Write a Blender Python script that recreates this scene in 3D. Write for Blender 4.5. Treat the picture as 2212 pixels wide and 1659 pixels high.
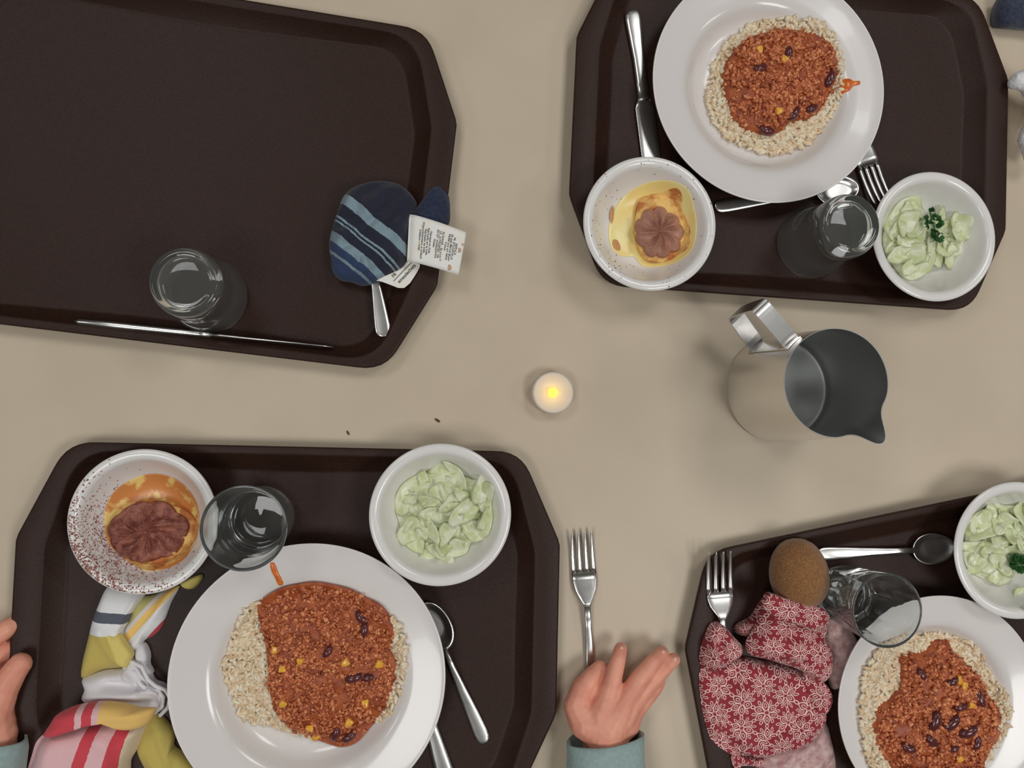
import bpy, bmesh, math, random
import numpy as np
from mathutils import Vector, Matrix, Euler, Quaternion, noise

for o in list(bpy.data.objects):
    bpy.data.objects.remove(o)
SC = bpy.context.scene
COL = SC.collection
PI = math.pi
# ------------------------------------------------------------------ camera, world, lights, exposure
F, CX, CY, D = 1800.0, 1106.0, 829.5, 0.765
NADIR = (905.0, 920.0)
cam = bpy.data.cameras.new('camera')
cam.sensor_width = 36.0
cam.lens = 36.0 * F / 2212.0
cam.clip_start = 0.01
camo = bpy.data.objects.new('camera', cam)
COL.objects.link(camo)
cv = Vector(((NADIR[0] - CX) / F, -(NADIR[1] - CY) / F, -1.0)).normalized()
RC = cv.rotation_difference(Vector((0, 0, -1))).to_matrix()
camo.matrix_world = Matrix.Translation((0, 0, D)) @ RC.to_4x4()
SC.camera = camo

wd = bpy.data.worlds.new('outside')
SC.world = wd
wd.use_nodes = True
wd.node_tree.nodes['Background'].inputs[0].default_value = (0.5, 0.5, 0.5, 1)
wd.node_tree.nodes['Background'].inputs[1].default_value = 0.02


def panel(x, y, power, sx=0.62, sy=0.62, col=(1, 0.995, 0.985)):
    """square ceiling lamp shining straight down"""
    l = bpy.data.lights.new('ceiling_lamp', 'AREA')
    l.shape = 'RECTANGLE'
    l.size, l.size_y = sx, sy
    l.energy = power
    l.color = col
    o = bpy.data.objects.new('ceiling_lamp', l)
    COL.objects.link(o)
    o.location = (x, y, 1.86)
    return o


for lx, ly, lp in ((0.95, -0.65, 12.0), (0.95, 0.95, 8.5), (-0.75, -0.65, 8.5), (-0.75, 0.95, 6.5), (2.5, 0.1, 8.0), (-2.3, 0.1, 5.5)):
    panel(lx, ly, lp)
SC.view_settings.view_transform = 'Standard'
SC.view_settings.look = 'None'
SC.view_settings.gamma = 1.0
SC.view_settings.use_curve_mapping = False
SC.view_settings.exposure = 0.0
SC.cycles.max_bounces = 24
SC.cycles.transmission_bounces = 24
SC.cycles.diffuse_bounces = 4
SC.cycles.glossy_bounces = 6
SC.cycles.caustics_reflective = False
SC.cycles.caustics_refractive = True
SC.cycles.blur_glossy = 0.6


# ------------------------------------------------------------------ helpers
def W(px, py, z=0.0):
    """point at height z that the photograph shows at pixel px, py"""
    d = RC @ Vector(((px - CX) / F, -(py - CY) / F, -1.0))
    t = (D - z) / -d.z
    return Vector((d.x * t, d.y * t, z))


def rad(px, py, r, z):
    return ((W(px + r, py, z) - W(px - r, py, z)).length + (W(px, py + r, z) - W(px, py - r, z)).length) / 4


def lin(c):
    c /= 255.0
    return c / 12.92 if c <= 0.04045 else ((c + 0.055) / 1.055) ** 2.4


def A(r, g, b, k=0.64):
    """surface colour of something that shows as r, g, b under this room's light"""
    return tuple(min(0.9, lin(v) / k) for v in (r, g, b)) + (1.0,)


def nodes_of(m):
    m.use_nodes = True
    nt = m.node_tree
    return nt, nt.nodes['Principled BSDF']


def mat(name, col, rough=0.5, metal=0.0, col2=None, nscale=60.0, lo=0.4, hi=0.6, bump=0.0, bscale=300.0, bdist=0.001,
        spec=0.5, sss=0.0, trans=0.0, ior=1.45, coat=0.0, sheen=0.0, attr=None, aniso=None, detail=4.0):
    m = bpy.data.materials.new(name)
    nt, p = nodes_of(m)
    N, L = nt.nodes, nt.links
    p.inputs['Base Color'].default_value = col
    p.inputs['Roughness'].default_value = rough
    p.inputs['Metallic'].default_value = metal
    p.inputs['Specular IOR Level'].default_value = spec
    p.inputs['IOR'].default_value = ior
    p.inputs['Transmission Weight'].default_value = trans
    p.inputs['Coat Weight'].default_value = coat
    p.inputs['Sheen Weight'].default_value = sheen
    if sss:
        p.inputs['Subsurface Weight'].default_value = sss
        p.inputs['Subsurface Radius'].default_value = (1.0, 0.5, 0.3)
        p.inputs['Subsurface Scale'].default_value = 0.004
    tc = N.new('ShaderNodeTexCoord')
    if attr:
        a = N.new('ShaderNodeAttribute')
        a.attribute_name = 'rnd'
        r = N.new('ShaderNodeValToRGB')
        r.color_ramp.elements[0].color = attr[0]
        r.color_ramp.elements[1].color = attr[-1]
        for i, c in enumerate(attr[1:-1]):
            e = r.color_ramp.elements.new((i + 1) / (len(attr) - 1))
            e.color = c
        L.new(a.outputs['Fac'], r.inputs[0])
        L.new(r.outputs[0], p.inputs['Base Color'])
    elif col2:
        n = N.new('ShaderNodeTexNoise')
        n.inputs['Scale'].default_value = nscale
        n.inputs['Detail'].default_value = detail
        L.new(tc.outputs['Object'], n.inputs['Vector'])
        r = N.new('ShaderNodeValToRGB')
        r.color_ramp.elements[0].position = lo
        r.color_ramp.elements[1].position = hi
        r.color_ramp.elements[0].color = col
        r.color_ramp.elements[1].color = col2
        L.new(n.outputs['Fac'], r.inputs[0])
        L.new(r.outputs[0], p.inputs['Base Color'])
    if bump:
        n = N.new('ShaderNodeTexNoise')
        n.inputs['Scale'].default_value = bscale
        n.inputs['Detail'].default_value = 3.0
        L.new(tc.outputs['Object'], n.inputs['Vector'])
        b = N.new('ShaderNodeBump')
        b.inputs['Strength'].default_value = bump
        b.inputs['Distance'].default_value = bdist
        L.new(n.outputs['Fac'], b.inputs['Height'])
        L.new(b.outputs[0], p.inputs['Normal'])
    return m


def link(o, parent=None):
    COL.objects.link(o)
    if parent is not None:
        o.parent = parent
    return o


def mesh(name, verts, faces, m, parent=None, smooth=True, loc=(0, 0, 0), rot=None, fmat=None, uvs=None, rnd=None):
    me = bpy.data.meshes.new(name)
    me.from_pydata([tuple(v) for v in verts], [], [tuple(f) for f in faces])
    for x in (m if isinstance(m, (list, tuple)) else [m]):
        me.materials.append(x)
    if fmat is not None:
        me.polygons.foreach_set('material_index', fmat)
    if smooth:
        me.polygons.foreach_set('use_smooth', [True] * len(me.polygons))
    if uvs is not None:
        uv = me.uv_layers.new(name='UVMap')
        vi = np.empty(len(me.loops), dtype=np.int32)
        me.loops.foreach_get('vertex_index', vi)
        uv.data.foreach_set('uv', np.asarray(uvs, dtype=np.float32)[vi].ravel())
    if rnd is not None:
        at = me.attributes.new('rnd', 'FLOAT', 'POINT')
        at.data.foreach_set('value', np.asarray(rnd, dtype=np.float32))
    me.update()
    o = bpy.data.objects.new(name, me)
    o.location = loc
    if rot is not None:
        o.rotation_euler = rot
    return link(o, parent)


def tag(o, label=None, cat=None, group=None, kind=None):
    if label:
        o['label'] = label
    if cat:
        o['category'] = cat
    if group:
        o['group'] = group
    if kind:
        o['kind'] = kind
    return o


def empty(name, loc, rz=0.0, label=None, cat=None, group=None):
    o = bpy.data.objects.new(name, None)
    o.empty_display_size = 0.01
    o.location = loc
    o.rotation_euler = (0, 0, rz)
    link(o)
    return tag(o, label, cat, group)


def loft(rings, close=True, cap0=True, cap1=True):
    """rings: equal-length point lists -> verts, faces"""
    n = len(rings[0])
    V = [p for r in rings for p in r]
    Fc = []
    for i in range(len(rings) - 1):
        for j in range(n if close else n - 1):
            k = (j + 1) % n
            Fc.append((i * n + j, i * n + k, (i + 1) * n + k, (i + 1) * n + j))
    if cap0:
        Fc.append(tuple(reversed(range(n))))
    if cap1:
        b = (len(rings) - 1) * n
        Fc.append(tuple(range(b, b + n)))
    return V, Fc


def lathe(profile, n=96, rfun=None):
    """profile (r, z) from axis to axis"""
    V, Fc, idx = [], [], []
    for (r, z) in profile:
        if r < 1e-7:
            idx.append([len(V)])
            V.append((0, 0, z))
        else:
            row = []
            for j in range(n):
                a = 2 * PI * j / n
                rr, zz, da = (r, z, 0) if rfun is None else rfun(r, z, a)
                row.append(len(V))
                V.append((rr * math.cos(a + da), rr * math.sin(a + da), zz))
            idx.append(row)
    for a, b in zip(idx, idx[1:]):
        for j in range(n):
            k = (j + 1) % n
            if len(a) == 1 and len(b) == 1:
                continue
            if len(a) == 1:
                Fc.append((a[0], b[k], b[j]))
            elif len(b) == 1:
                Fc.append((a[j], a[k], b[0]))
            else:
                Fc.append((a[j], a[k], b[k], b[j]))
    # orientation: profile goes from inside bottom outwards -> flip so normals look outwards
    return V, [tuple(reversed(f)) for f in Fc]


def smooth_prof(pts, per=3):
    """Catmull-Rom through (r, z) points"""
    P = [np.array(p, float) for p in pts]
    P = [P[0]] + P + [P[-1]]
    out = []
    for i in range(1, len(P) - 2):
        for k in range(per):
            t = k / per
            a, b, c, d = P[i - 1], P[i], P[i + 1], P[i + 2]
            q = 0.5 * (2 * b + (c - a) * t + (2 * a - 5 * b + 4 * c - d) * t * t + (3 * b - a - 3 * c + d) * t ** 3)
            out.append((max(0.0, float(q[0])), float(q[1])))
    out.append(tuple(pts[-1]))
    return out


def rounded_poly(pts, radii, per=8):
    """2D polygon with arcs at its corners"""
    out = []
    n = len(pts)
    for i in range(n):
        p0, p, p1 = (Vector(pts[i - 1]), Vector(pts[i]), Vector(pts[(i + 1) % n]))
        r = radii[i]
        a, b = (p0 - p).normalized(), (p1 - p).normalized()
        ang = a.angle(b)
        t = min(r / math.tan(ang / 2), 0.48 * (p0 - p).length, 0.48 * (p1 - p).length)
        s, e = p + a * t, p + b * t
        for k in range(per + 1):
            u = k / per
            out.append(s * (1 - u) ** 2 + p * 2 * u * (1 - u) + e * u * u)
    return out


def ray_poly(poly, c, ang):
    """distance from c to the polygon along ang"""
    dx, dy = math.cos(ang), math.sin(ang)
    best = 0.0
    n = len(poly)
    for i in range(n):
        ax, ay = poly[i][0] - c[0], poly[i][1] - c[1]
        bx, by = poly[(i + 1) % n][0] - c[0], poly[(i + 1) % n][1] - c[1]
        ex, ey = bx - ax, by - ay
        den = dx * ey - dy * ex
        if abs(den) < 1e-12:
            continue
        t = (ax * ey - ay * ex) / den
        s = (ax * dy - ay * dx) / den
        if t > 0 and -1e-9 <= s <= 1 + 1e-9:
            best = max(best, t)
    return best


def smooth_closed(pts, per=5):
    P = [np.array((p[0], p[1]), float) for p in pts]
    n = len(P)
    out = []
    for i in range(n):
        a, b, c, d = P[i - 1], P[i], P[(i + 1) % n], P[(i + 2) % n]
        for k in range(per):
            t = k / per
            out.append(0.5 * (2 * b + (c - a) * t + (2 * a - 5 * b + 4 * c - d) * t * t + (3 * b - a - 3 * c + d) * t ** 3))
    return out


def inside(poly, x, y):
    r = False
    n = len(poly)
    j = n - 1
    for i in range(n):
        if (poly[i][1] > y) != (poly[j][1] > y) and x < (poly[j][0] - poly[i][0]) * (y - poly[i][1]) / (poly[j][1] - poly[i][1]) + poly[i][0]:
            r = not r
        j = i
    return r


def world_poly(px, z):
    return [(q.x, q.y) for q in (W(p[0], p[1], z) for p in px)]


def centroid(poly):
    a = cx = cy = 0.0
    for i in range(len(poly)):
        x0, y0 = poly[i]
        x1, y1 = poly[(i + 1) % len(poly)]
        c = x0 * y1 - x1 * y0
        a += c
        cx += (x0 + x1) * c
        cy += (y0 + y1) * c
    return (cx / (3 * a), cy / (3 * a))


def blob_data(poly, top, bottom, rings=22, seg=84, centre=None):
    """solid with outline poly (world xy): top(x, y, t), bottom(x, y, t)"""
    c = centre or centroid(poly)
    R = [ray_poly(poly, c, 2 * PI * j / seg) for j in range(seg)]
    T, B = [], []
    for i in range(1, rings + 1):
        t = math.sin(PI / 2 * i / rings) if i < rings else 1.0
        for j in range(seg):
            a = 2 * PI * j / seg
            x, y = c[0] + R[j] * t * math.cos(a), c[1] + R[j] * t * math.sin(a)
            T.append((x, y, top(x, y, t)))
            B.append((x, y, bottom(x, y, t)))
    V = [(c[0], c[1], top(c[0], c[1], 0.0))] + T + [(c[0], c[1], bottom(c[0], c[1], 0.0))] + B
    nb = 1 + len(T)
    Fc = []
    for j in range(seg):
        k = (j + 1) % seg
        Fc.append((0, 1 + j, 1 + k))
        Fc.append((nb, nb + 1 + k, nb + 1 + j))
        for i in range(rings - 1):
            a, b = 1 + i * seg, 1 + (i + 1) * seg
            Fc.append((a + j, b + j, b + k, a + k))
            Fc.append((nb + a + j, nb + a + k, nb + b + k, nb + b + j))
        e = 1 + (rings - 1) * seg
        Fc.append((e + j, nb + e + j, nb + e + k, e + k))
    return V, Fc


def offs(V, o):
    return [(v[0] - o[0], v[1] - o[1], v[2] - o[2]) for v in V]


def ico(sub=1):
    bm = bmesh.new()
    bmesh.ops.create_icosphere(bm, subdivisions=sub, radius=1.0)
    V = np.array([v.co[:] for v in bm.verts])
    Fc = np.array([[v.index for v in f.verts] for f in bm.faces])
    bm.free()
    return V, Fc


ICO1, ICO2 = ico(1), ico(2)


def scatter(name, items, base, m, parent=None, seed=0, jitter=0.0):
    """items: (pos, (sx, sy, sz), quaternion) -> one joined mesh with a random value per piece"""
    V0, F0 = base
    rs = np.random.RandomState(seed)
    Vs, Fs, R = [], [], []
    for i, (p, s, q) in enumerate(items):
        v = V0 * (1 + (rs.rand(len(V0), 1) - 0.5) * jitter)
        v = (v * np.array(s)) @ np.array(q.to_matrix()).T + np.array(p)
        Vs.append(v)
        Fs.append(F0 + i * len(V0))
        R.append(np.full(len(V0), rs.rand()))
    return mesh(name, np.concatenate(Vs).tolist(), np.concatenate(Fs).tolist(), m, parent, rnd=np.concatenate(R))


def rq(rng, flat=1.0):
    return Euler((rng.uniform(-PI, PI) * flat, rng.uniform(-PI, PI) * flat, rng.uniform(-PI, PI))).to_quaternion()


def nz(x, y, z=0.0, s=1.0):
    return noise.noise((x * s, y * s, z))


# ------------------------------------------------------------------ materials
M = {}
M['table'] = mat('beige_laminate', A(167, 154, 135), 0.42, col2=A(171, 158, 139), nscale=9, bump=0.03, bscale=900, spec=0.35)
M['edge'] = mat('table_edge_band', A(120, 105, 90), 0.5)
M['steel_leg'] = mat('painted_steel', A(90, 90, 92), 0.4, 0.6)
M['floor'] = mat('vinyl_floor', A(120, 118, 112), 0.5, col2=A(105, 103, 100), nscale=14)
M['tray'] = mat('brown_tray_plastic', A(37, 22, 16), 0.43, col2=A(43, 27, 21), nscale=500, bump=0.22, bscale=1400, bdist=0.0006, spec=0.25)
M['china'] = mat('white_china', A(190, 186, 183, 0.64), 0.16, spec=0.5, coat=0.2)
M['china_w'] = mat('white_bowl_china', A(194, 192, 189, 0.64), 0.17, spec=0.5, coat=0.2)
M['steel'] = mat('brushed_steel', (0.80, 0.79, 0.77, 1), 0.27, 1.0, col2=(0.74, 0.735, 0.72, 1), nscale=120)
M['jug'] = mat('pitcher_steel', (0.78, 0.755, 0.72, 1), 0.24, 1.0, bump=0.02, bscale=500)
M['jug_shade'] = mat('pitcher_shaded_steel', (0.46, 0.47, 0.46, 1), 0.50, 1.0, bump=0.04, bscale=500)  # inside steel coloured darker to stand for shade and dark reflections
M['glass'] = mat('clear_glass', (0.96, 0.985, 0.975, 1), 0.0, trans=1.0, ior=1.5)
M['rice'] = mat('cooked_rice', A(198, 180, 152), 0.5, attr=(A(184, 161, 130), A(196, 179, 152), A(203, 193, 174)), spec=0.3)
M['ricebed'] = mat('rice_bed', A(180, 155, 124), 0.5, col2=A(192, 171, 142), nscale=300)
M['sauce'] = mat('tomato_sauce', A(146, 74, 36), 0.4, col2=A(124, 56, 30), nscale=120, bump=0.5, bscale=420, bdist=0.002, coat=0.05)
M['mince'] = mat('minced_meat', A(150, 80, 50), 0.5, attr=(A(122, 58, 34), A(154, 84, 50), A(170, 100, 64), A(194, 132, 90)), coat=0.1)
M['bean'] = mat('kidney_bean_skin', A(70, 32, 34), 0.22, col2=A(88, 40, 40), nscale=90, coat=0.4)
M['corn'] = mat('sweetcorn', A(205, 150, 52), 0.25, col2=A(192, 128, 50), nscale=130, coat=0.3)
M['smear'] = mat('orange_sauce_smear', A(196, 106, 42), 0.25, col2=A(178, 84, 30), nscale=200, coat=0.3)
M['cuke'] = mat('creamed_cucumber', A(163, 170, 124), 0.32, col2=A(183, 187, 160), nscale=95, lo=0.36, hi=0.62, bump=0.35, bscale=240, bdist=0.0015, coat=0.15)
M['cuke2'] = mat('pale_cucumber', A(185, 188, 164), 0.32, col2=A(168, 175, 132), nscale=95, bump=0.35, bscale=240, bdist=0.0015, coat=0.15)
M['cream'] = mat('cream_dressing', A(190, 193, 176), 0.25, col2=A(184, 190, 166), nscale=60, bump=0.2, bscale=200, coat=0.3)
M['parsley'] = mat('parsley_leaf', A(48, 92, 40), 0.45, col2=A(34, 72, 34), nscale=300, bump=0.2, bscale=600)
M['pastry'] = mat('baked_sponge', A(206, 164, 98), 0.6, col2=A(158, 96, 50), nscale=70, lo=0.42, hi=0.6, bump=0.6, bscale=300, bdist=0.003)
M['mousse'] = mat('chocolate_mousse', A(150, 108, 92), 0.45, col2=A(134, 94, 78), nscale=90, bump=0.15, bscale=300)
M['mousse_d'] = mat('cocoa_dusted_mousse', A(136, 86, 72), 0.55, col2=A(102, 54, 46), nscale=140, lo=0.42, hi=0.62, bump=0.5, bscale=420, bdist=0.002)
M['custard'] = mat('custard_sauce', A(206, 188, 128), 0.32, col2=A(200, 178, 112), nscale=40, coat=0.1)
M['caramel'] = mat('caramel_custard', A(176, 114, 62), 0.34, col2=A(204, 172, 104), nscale=75, lo=0.5, hi=0.6, coat=0.1)
M['cocoa'] = mat('cocoa_powder', A(130, 80, 70), 0.8, attr=(A(104, 58, 50), A(136, 86, 76), A(156, 112, 100)))
M['speck'] = mat('chocolate_speck', A(104, 78, 68), 0.7, attr=(A(64, 42, 36), A(120, 96, 84), A(150, 130, 118)))
M['kiwi'] = mat('kiwi_skin', A(108, 72, 37), 0.8, col2=A(132, 92, 52), nscale=650, lo=0.42, hi=0.62, bump=0.8, bscale=1100, bdist=0.001, sheen=0.3)
M['kiwi_s'] = mat('kiwi_stem', A(80, 55, 30), 0.9)
M['skin'] = mat('skin', A(190, 128, 108), 0.45, col2=A(200, 140, 118), nscale=60, bump=0.12, bscale=500, sss=0.15)
M['nail'] = mat('fingernail', A(208, 150, 134), 0.3)
M['teal'] = mat('pale_teal_cotton', A(128, 147, 144), 0.85, col2=A(122, 140, 138), nscale=300, bump=0.25, bscale=900, sheen=0.2)
M['navy'] = mat('navy_wool', A(36, 40, 58), 0.95, col2=A(50, 56, 74), nscale=260, bump=0.6, bscale=600, bdist=0.002, sheen=0.3)
M['fleece'] = mat('white_fleece', A(214, 212, 216), 0.95, col2=A(200, 198, 204), nscale=220, bump=0.4, bscale=420, bdist=0.002, sheen=0.4)
M['wax'] = mat('tealight_plastic', A(188, 178, 166), 0.45)
M['crumb'] = mat('dark_crumb', A(66, 50, 40), 0.8, col2=A(90, 70, 55), nscale=900)
M['label'] = mat('care_label_satin', A(206, 204, 196), 0.5, col2=A(200, 196, 186), nscale=90, bump=0.08, bscale=1200)
M['hem'] = mat('towel_hem', A(192, 189, 190), 0.9, bump=0.3, bscale=900)
M['stain'] = mat('brown_stain', A(176, 140, 112), 0.6)
M['ink'] = mat('black_ink', (0.012, 0.012, 0.013, 1), 0.6)
nt, p = nodes_of(M['glass'])
out = [n for n in nt.nodes if n.type == 'OUTPUT_MATERIAL'][0]
df = nt.nodes.new('ShaderNodeBsdfDiffuse')
df.inputs[0].default_value = (0.62, 0.66, 0.63, 1)
mxs = nt.nodes.new('ShaderNodeMixShader')
mxs.inputs[0].default_value = 0.065  # grey haze mixed in to lighten the glass, in place of reflections
nt.links.new(p.outputs[0], mxs.inputs[1])
nt.links.new(df.outputs[0], mxs.inputs[2])
nt.links.new(mxs.outputs[0], out.inputs['Surface'])
m = bpy.data.materials.new('glowing_bulb')
nt, p = nodes_of(m)
p.inputs['Base Color'].default_value = (1, 0.75, 0.2, 1)
p.inputs['Emission Color'].default_value = (1, 0.66, 0.03, 1)
p.inputs['Emission Strength'].default_value = 2.6
M['bulb'] = m


class E:
    """tiny expression helper over Math nodes"""
    nt = None

    def __init__(s, k):
        s.k = k

    @staticmethod
    def op(o, *a):
        n = E.nt.nodes.new('ShaderNodeMath')
        n.operation = o
        for i, x in enumerate(a):
            if isinstance(x, E):
                E.nt.links.new(x.k, n.inputs[i])
            else:
                n.inputs[i].default_value = x
        return E(n.outputs[0])

    def __add__(s, o): return E.op('ADD', s, o)
    def __sub__(s, o): return E.op('SUBTRACT', s, o)
    def __mul__(s, o): return E.op('MULTIPLY', s, o)
    def __truediv__(s, o): return E.op('DIVIDE', s, o)
    def lt(s, o): return E.op('LESS_THAN', s, o)
    def gt(s, o): return E.op('GREATER_THAN', s, o)
    def mod(s, o): return E.op('FLOORED_MODULO', s, o)
    def abs(s): return E.op('ABSOLUTE', s)
    def max(s, o): return E.op('MAXIMUM', s, o)
    def min(s, o): return E.op('MINIMUM', s, o)


def petal_print(name, ground, line):
    """white outlined petals around the points of a triangular lattice, printed on a red ground (UV units: one repeat)"""
    m = bpy.data.materials.new(name)
    nt, p = nodes_of(m)
    E.nt = nt
    uv = nt.nodes.new('ShaderNodeUVMap')
    se = nt.nodes.new('ShaderNodeSeparateXYZ')
    nt.links.new(uv.outputs[0], se.inputs[0])
    x, y = E(se.outputs[0]), E(se.outputs[1])
    r3 = math.sqrt(3)
    ax, ay = x.mod(1.0) - 0.5, y.mod(r3) - r3 / 2
    bx, by = (x - 0.5).mod(1.0) - 0.5, (y - r3 / 2).mod(r3) - r3 / 2
    sel = (ax * ax + ay * ay).lt(bx * bx + by * by)
    gx = bx + (ax - bx) * sel
    gy = by + (ay - by) * sel
    r = E.op('SQRT', gx * gx + gy * gy)
    th = E.op('ARCTAN2', gy, gx)
    t1 = (th + PI / 6).mod(PI / 3) - PI / 6
    a, b = r * E.op('COSINE', t1), (r * E.op('SINE', t1)).abs()

    def vesica(u, v, u0, u1, w, t):
        q = (u - u0) / (u1 - u0)
        ins = q.gt(0.0) * q.lt(1.0)
        prof = E.op('SINE', q * PI) * w
        return (v - prof).abs().lt(t) * ins
    k = vesica(a, b, 0.06, 0.45, 0.112, 0.0185)
    k = k.max(vesica(a, b, 0.17, 0.34, 0.045, 0.014))
    k = k.max(vesica(a, b, 0.40, 0.60, 0.052, 0.016))
    t2 = th.mod(PI / 3) - PI / 6
    c, d = r * E.op('COSINE', t2), (r * E.op('SINE', t2)).abs()
    k = k.max(vesica(c, d, 0.32, 0.50, 0.042, 0.014))
    mx = nt.nodes.new('ShaderNodeMix')
    mx.data_type = 'RGBA'
    nt.links.new(k.k, mx.inputs[0])
    mx.inputs[6].default_value = ground
    mx.inputs[7].default_value = line
    nt.links.new(mx.outputs[2], p.inputs['Base Color'])
    p.inputs['Roughness'].default_value = 0.8
    p.inputs['Sheen Weight'].default_value = 0.15
    fabric_bump(nt, p, 1200, 0.15)
    return m


def fabric_bump(nt, p, sc, st):
    tc = nt.nodes.new('ShaderNodeTexCoord')
    n = nt.nodes.new('ShaderNodeTexNoise')
    n.inputs['Scale'].default_value = sc
    nt.links.new(tc.outputs['Object'], n.inputs['Vector'])
    b = nt.nodes.new('ShaderNodeBump')
    b.inputs['Strength'].default_value = st
    b.inputs['Distance'].default_value = 0.001
    nt.links.new(n.outputs['Fac'], b.inputs['Height'])
    nt.links.new(b.outputs[0], p.inputs['Normal'])


def stripes(name, stops, wob=0.012, weave=False):
    """woven stripes across UV.x; stops = (position, colour)"""
    m = bpy.data.materials.new(name)
    nt, p = nodes_of(m)
    E.nt = nt
    uv = nt.nodes.new('ShaderNodeUVMap')
    se = nt.nodes.new('ShaderNodeSeparateXYZ')
    nt.links.new(uv.outputs[0], se.inputs[0])
    tc = nt.nodes.new('ShaderNodeTexCoord')
    n = nt.nodes.new('ShaderNodeTexNoise')
    n.inputs['Scale'].default_value = 500
    nt.links.new(tc.outputs['Object'], n.inputs['Vector'])
    u = E(se.outputs[0]) + (E(n.outputs['Fac']) - 0.5) * wob
    r = nt.nodes.new('ShaderNodeValToRGB')
    r.color_ramp.interpolation = 'CONSTANT'
    el = r.color_ramp.elements
    el[0].position, el[0].color = stops[0]
    el[1].position, el[1].color = stops[1] if len(stops) > 1 else (1.0, stops[0][1])
    for q, c in stops[2:]:
        e = el.new(q)
        e.color = c
    nt.links.new(u.k, r.inputs[0])
    out = r.outputs[0]
    if weave:
        w = nt.nodes.new('ShaderNodeTexWave')
        w.inputs['Scale'].default_value = 260
        w.inputs['Distortion'].default_value = 0.5
        nt.links.new(tc.outputs['Object'], w.inputs['Vector'])
        mx = nt.nodes.new('ShaderNodeMix')
        mx.data_type = 'RGBA'
        mx.blend_type = 'MULTIPLY'
        mx.inputs[0].default_value = 0.6
        nt.links.new(out, mx.inputs[6])
        nt.links.new(w.outputs['Color'], mx.inputs[7])
        out = mx.outputs[2]
    nt.links.new(out, p.inputs['Base Color'])
    p.inputs['Roughness'].default_value = 0.85
    p.inputs['Sheen Weight'].default_value = 0.2
    fabric_bump(nt, p, 900, 0.3)
    return m


# ------------------------------------------------------------------ setting: floor and table
def box_data(x0, x1, y0, y1, z0, z1, bev=0.0):
    bm = bmesh.new()
    bmesh.ops.create_cube(bm, size=1.0)
    for v in bm.verts:
        v.co = Vector(((x0 + x1) / 2 + v.co.x * (x1 - x0), (y0 + y1) / 2 + v.co.y * (y1 - y0), (z0 + z1) / 2 + v.co.z * (z1 - z0)))
    if bev:
        bmesh.ops.bevel(bm, geom=bm.edges[:], offset=bev, segments=3, affect='EDGES', profile=0.5)
    V = [v.co[:] for v in bm.verts]
    bm.verts.index_update()
    Fc = [[v.index for v in f.verts] for f in bm.faces]
    bm.free()
    return V, Fc


V, Fc = box_data(-3.3, 3.7, -2.7, 2.9, -0.84, -0.74)
tag(mesh('floor', V, Fc, M['floor'], smooth=False), kind='structure')
RX0, RX1, RY0, RY1, RZ0, RZ1 = -3.2, 3.6, -2.6, 2.8, -0.74, 1.90
M['wall'] = mat('painted_wall', (0.34, 0.32, 0.29, 1), 0.8, col2=(0.36, 0.34, 0.31, 1), nscale=3)
M['ceiling'] = mat('ceiling_paint', (0.62, 0.61, 0.58, 1), 0.9, col2=(0.6, 0.59, 0.57, 1), nscale=5)
for nm, bx, mm in (('wall_left', (RX0 - 0.1, RX0, RY0 - 0.1, RY1 + 0.1, RZ0, RZ1), 'wall'), ('wall_right', (RX1, RX1 + 0.1, RY0 - 0.1, RY1 + 0.1, RZ0, RZ1), 'wall'),
                   ('wall_front', (RX0, RX1, RY0 - 0.1, RY0, RZ0, RZ1), 'wall'), ('wall_back', (RX0, RX1, RY1, RY1 + 0.1, RZ0, RZ1), 'wall'),
                   ('ceiling', (RX0 - 0.1, RX1 + 0.1, RY0 - 0.1, RY1 + 0.1, RZ1, RZ1 + 0.1), 'ceiling')):
    V, Fc = box_data(*bx)
    tag(mesh(nm, V, Fc, M[mm], smooth=False), kind='structure')
TX0, TX1, TY0, TY1 = -0.75, 0.85, -0.47, 0.56
tb = empty('table', (0.05, 0.045, -0.74), 0, 'beige laminate canteen table that carries the four brown trays', 'table')
def tloc(V): return offs(V, tb.location)
V, Fc = box_data(TX0, TX1, TY0, TY1, -0.028, 0.0, 0.003)
mesh('tabletop', tloc(V), Fc, M['table'], tb, smooth=False)
for sx in (TX0 + 0.06, TX1 - 0.06):
    for sy in (TY0 + 0.06, TY1 - 0.06):
        V, Fc = box_data(sx - 0.02, sx + 0.02, sy - 0.02, sy + 0.02, -0.74, -0.028, 0.004)
        mesh('leg', tloc(V), Fc, M['steel_leg'], tb, smooth=False)


# ------------------------------------------------------------------ trays
TRAYS = []


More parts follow.
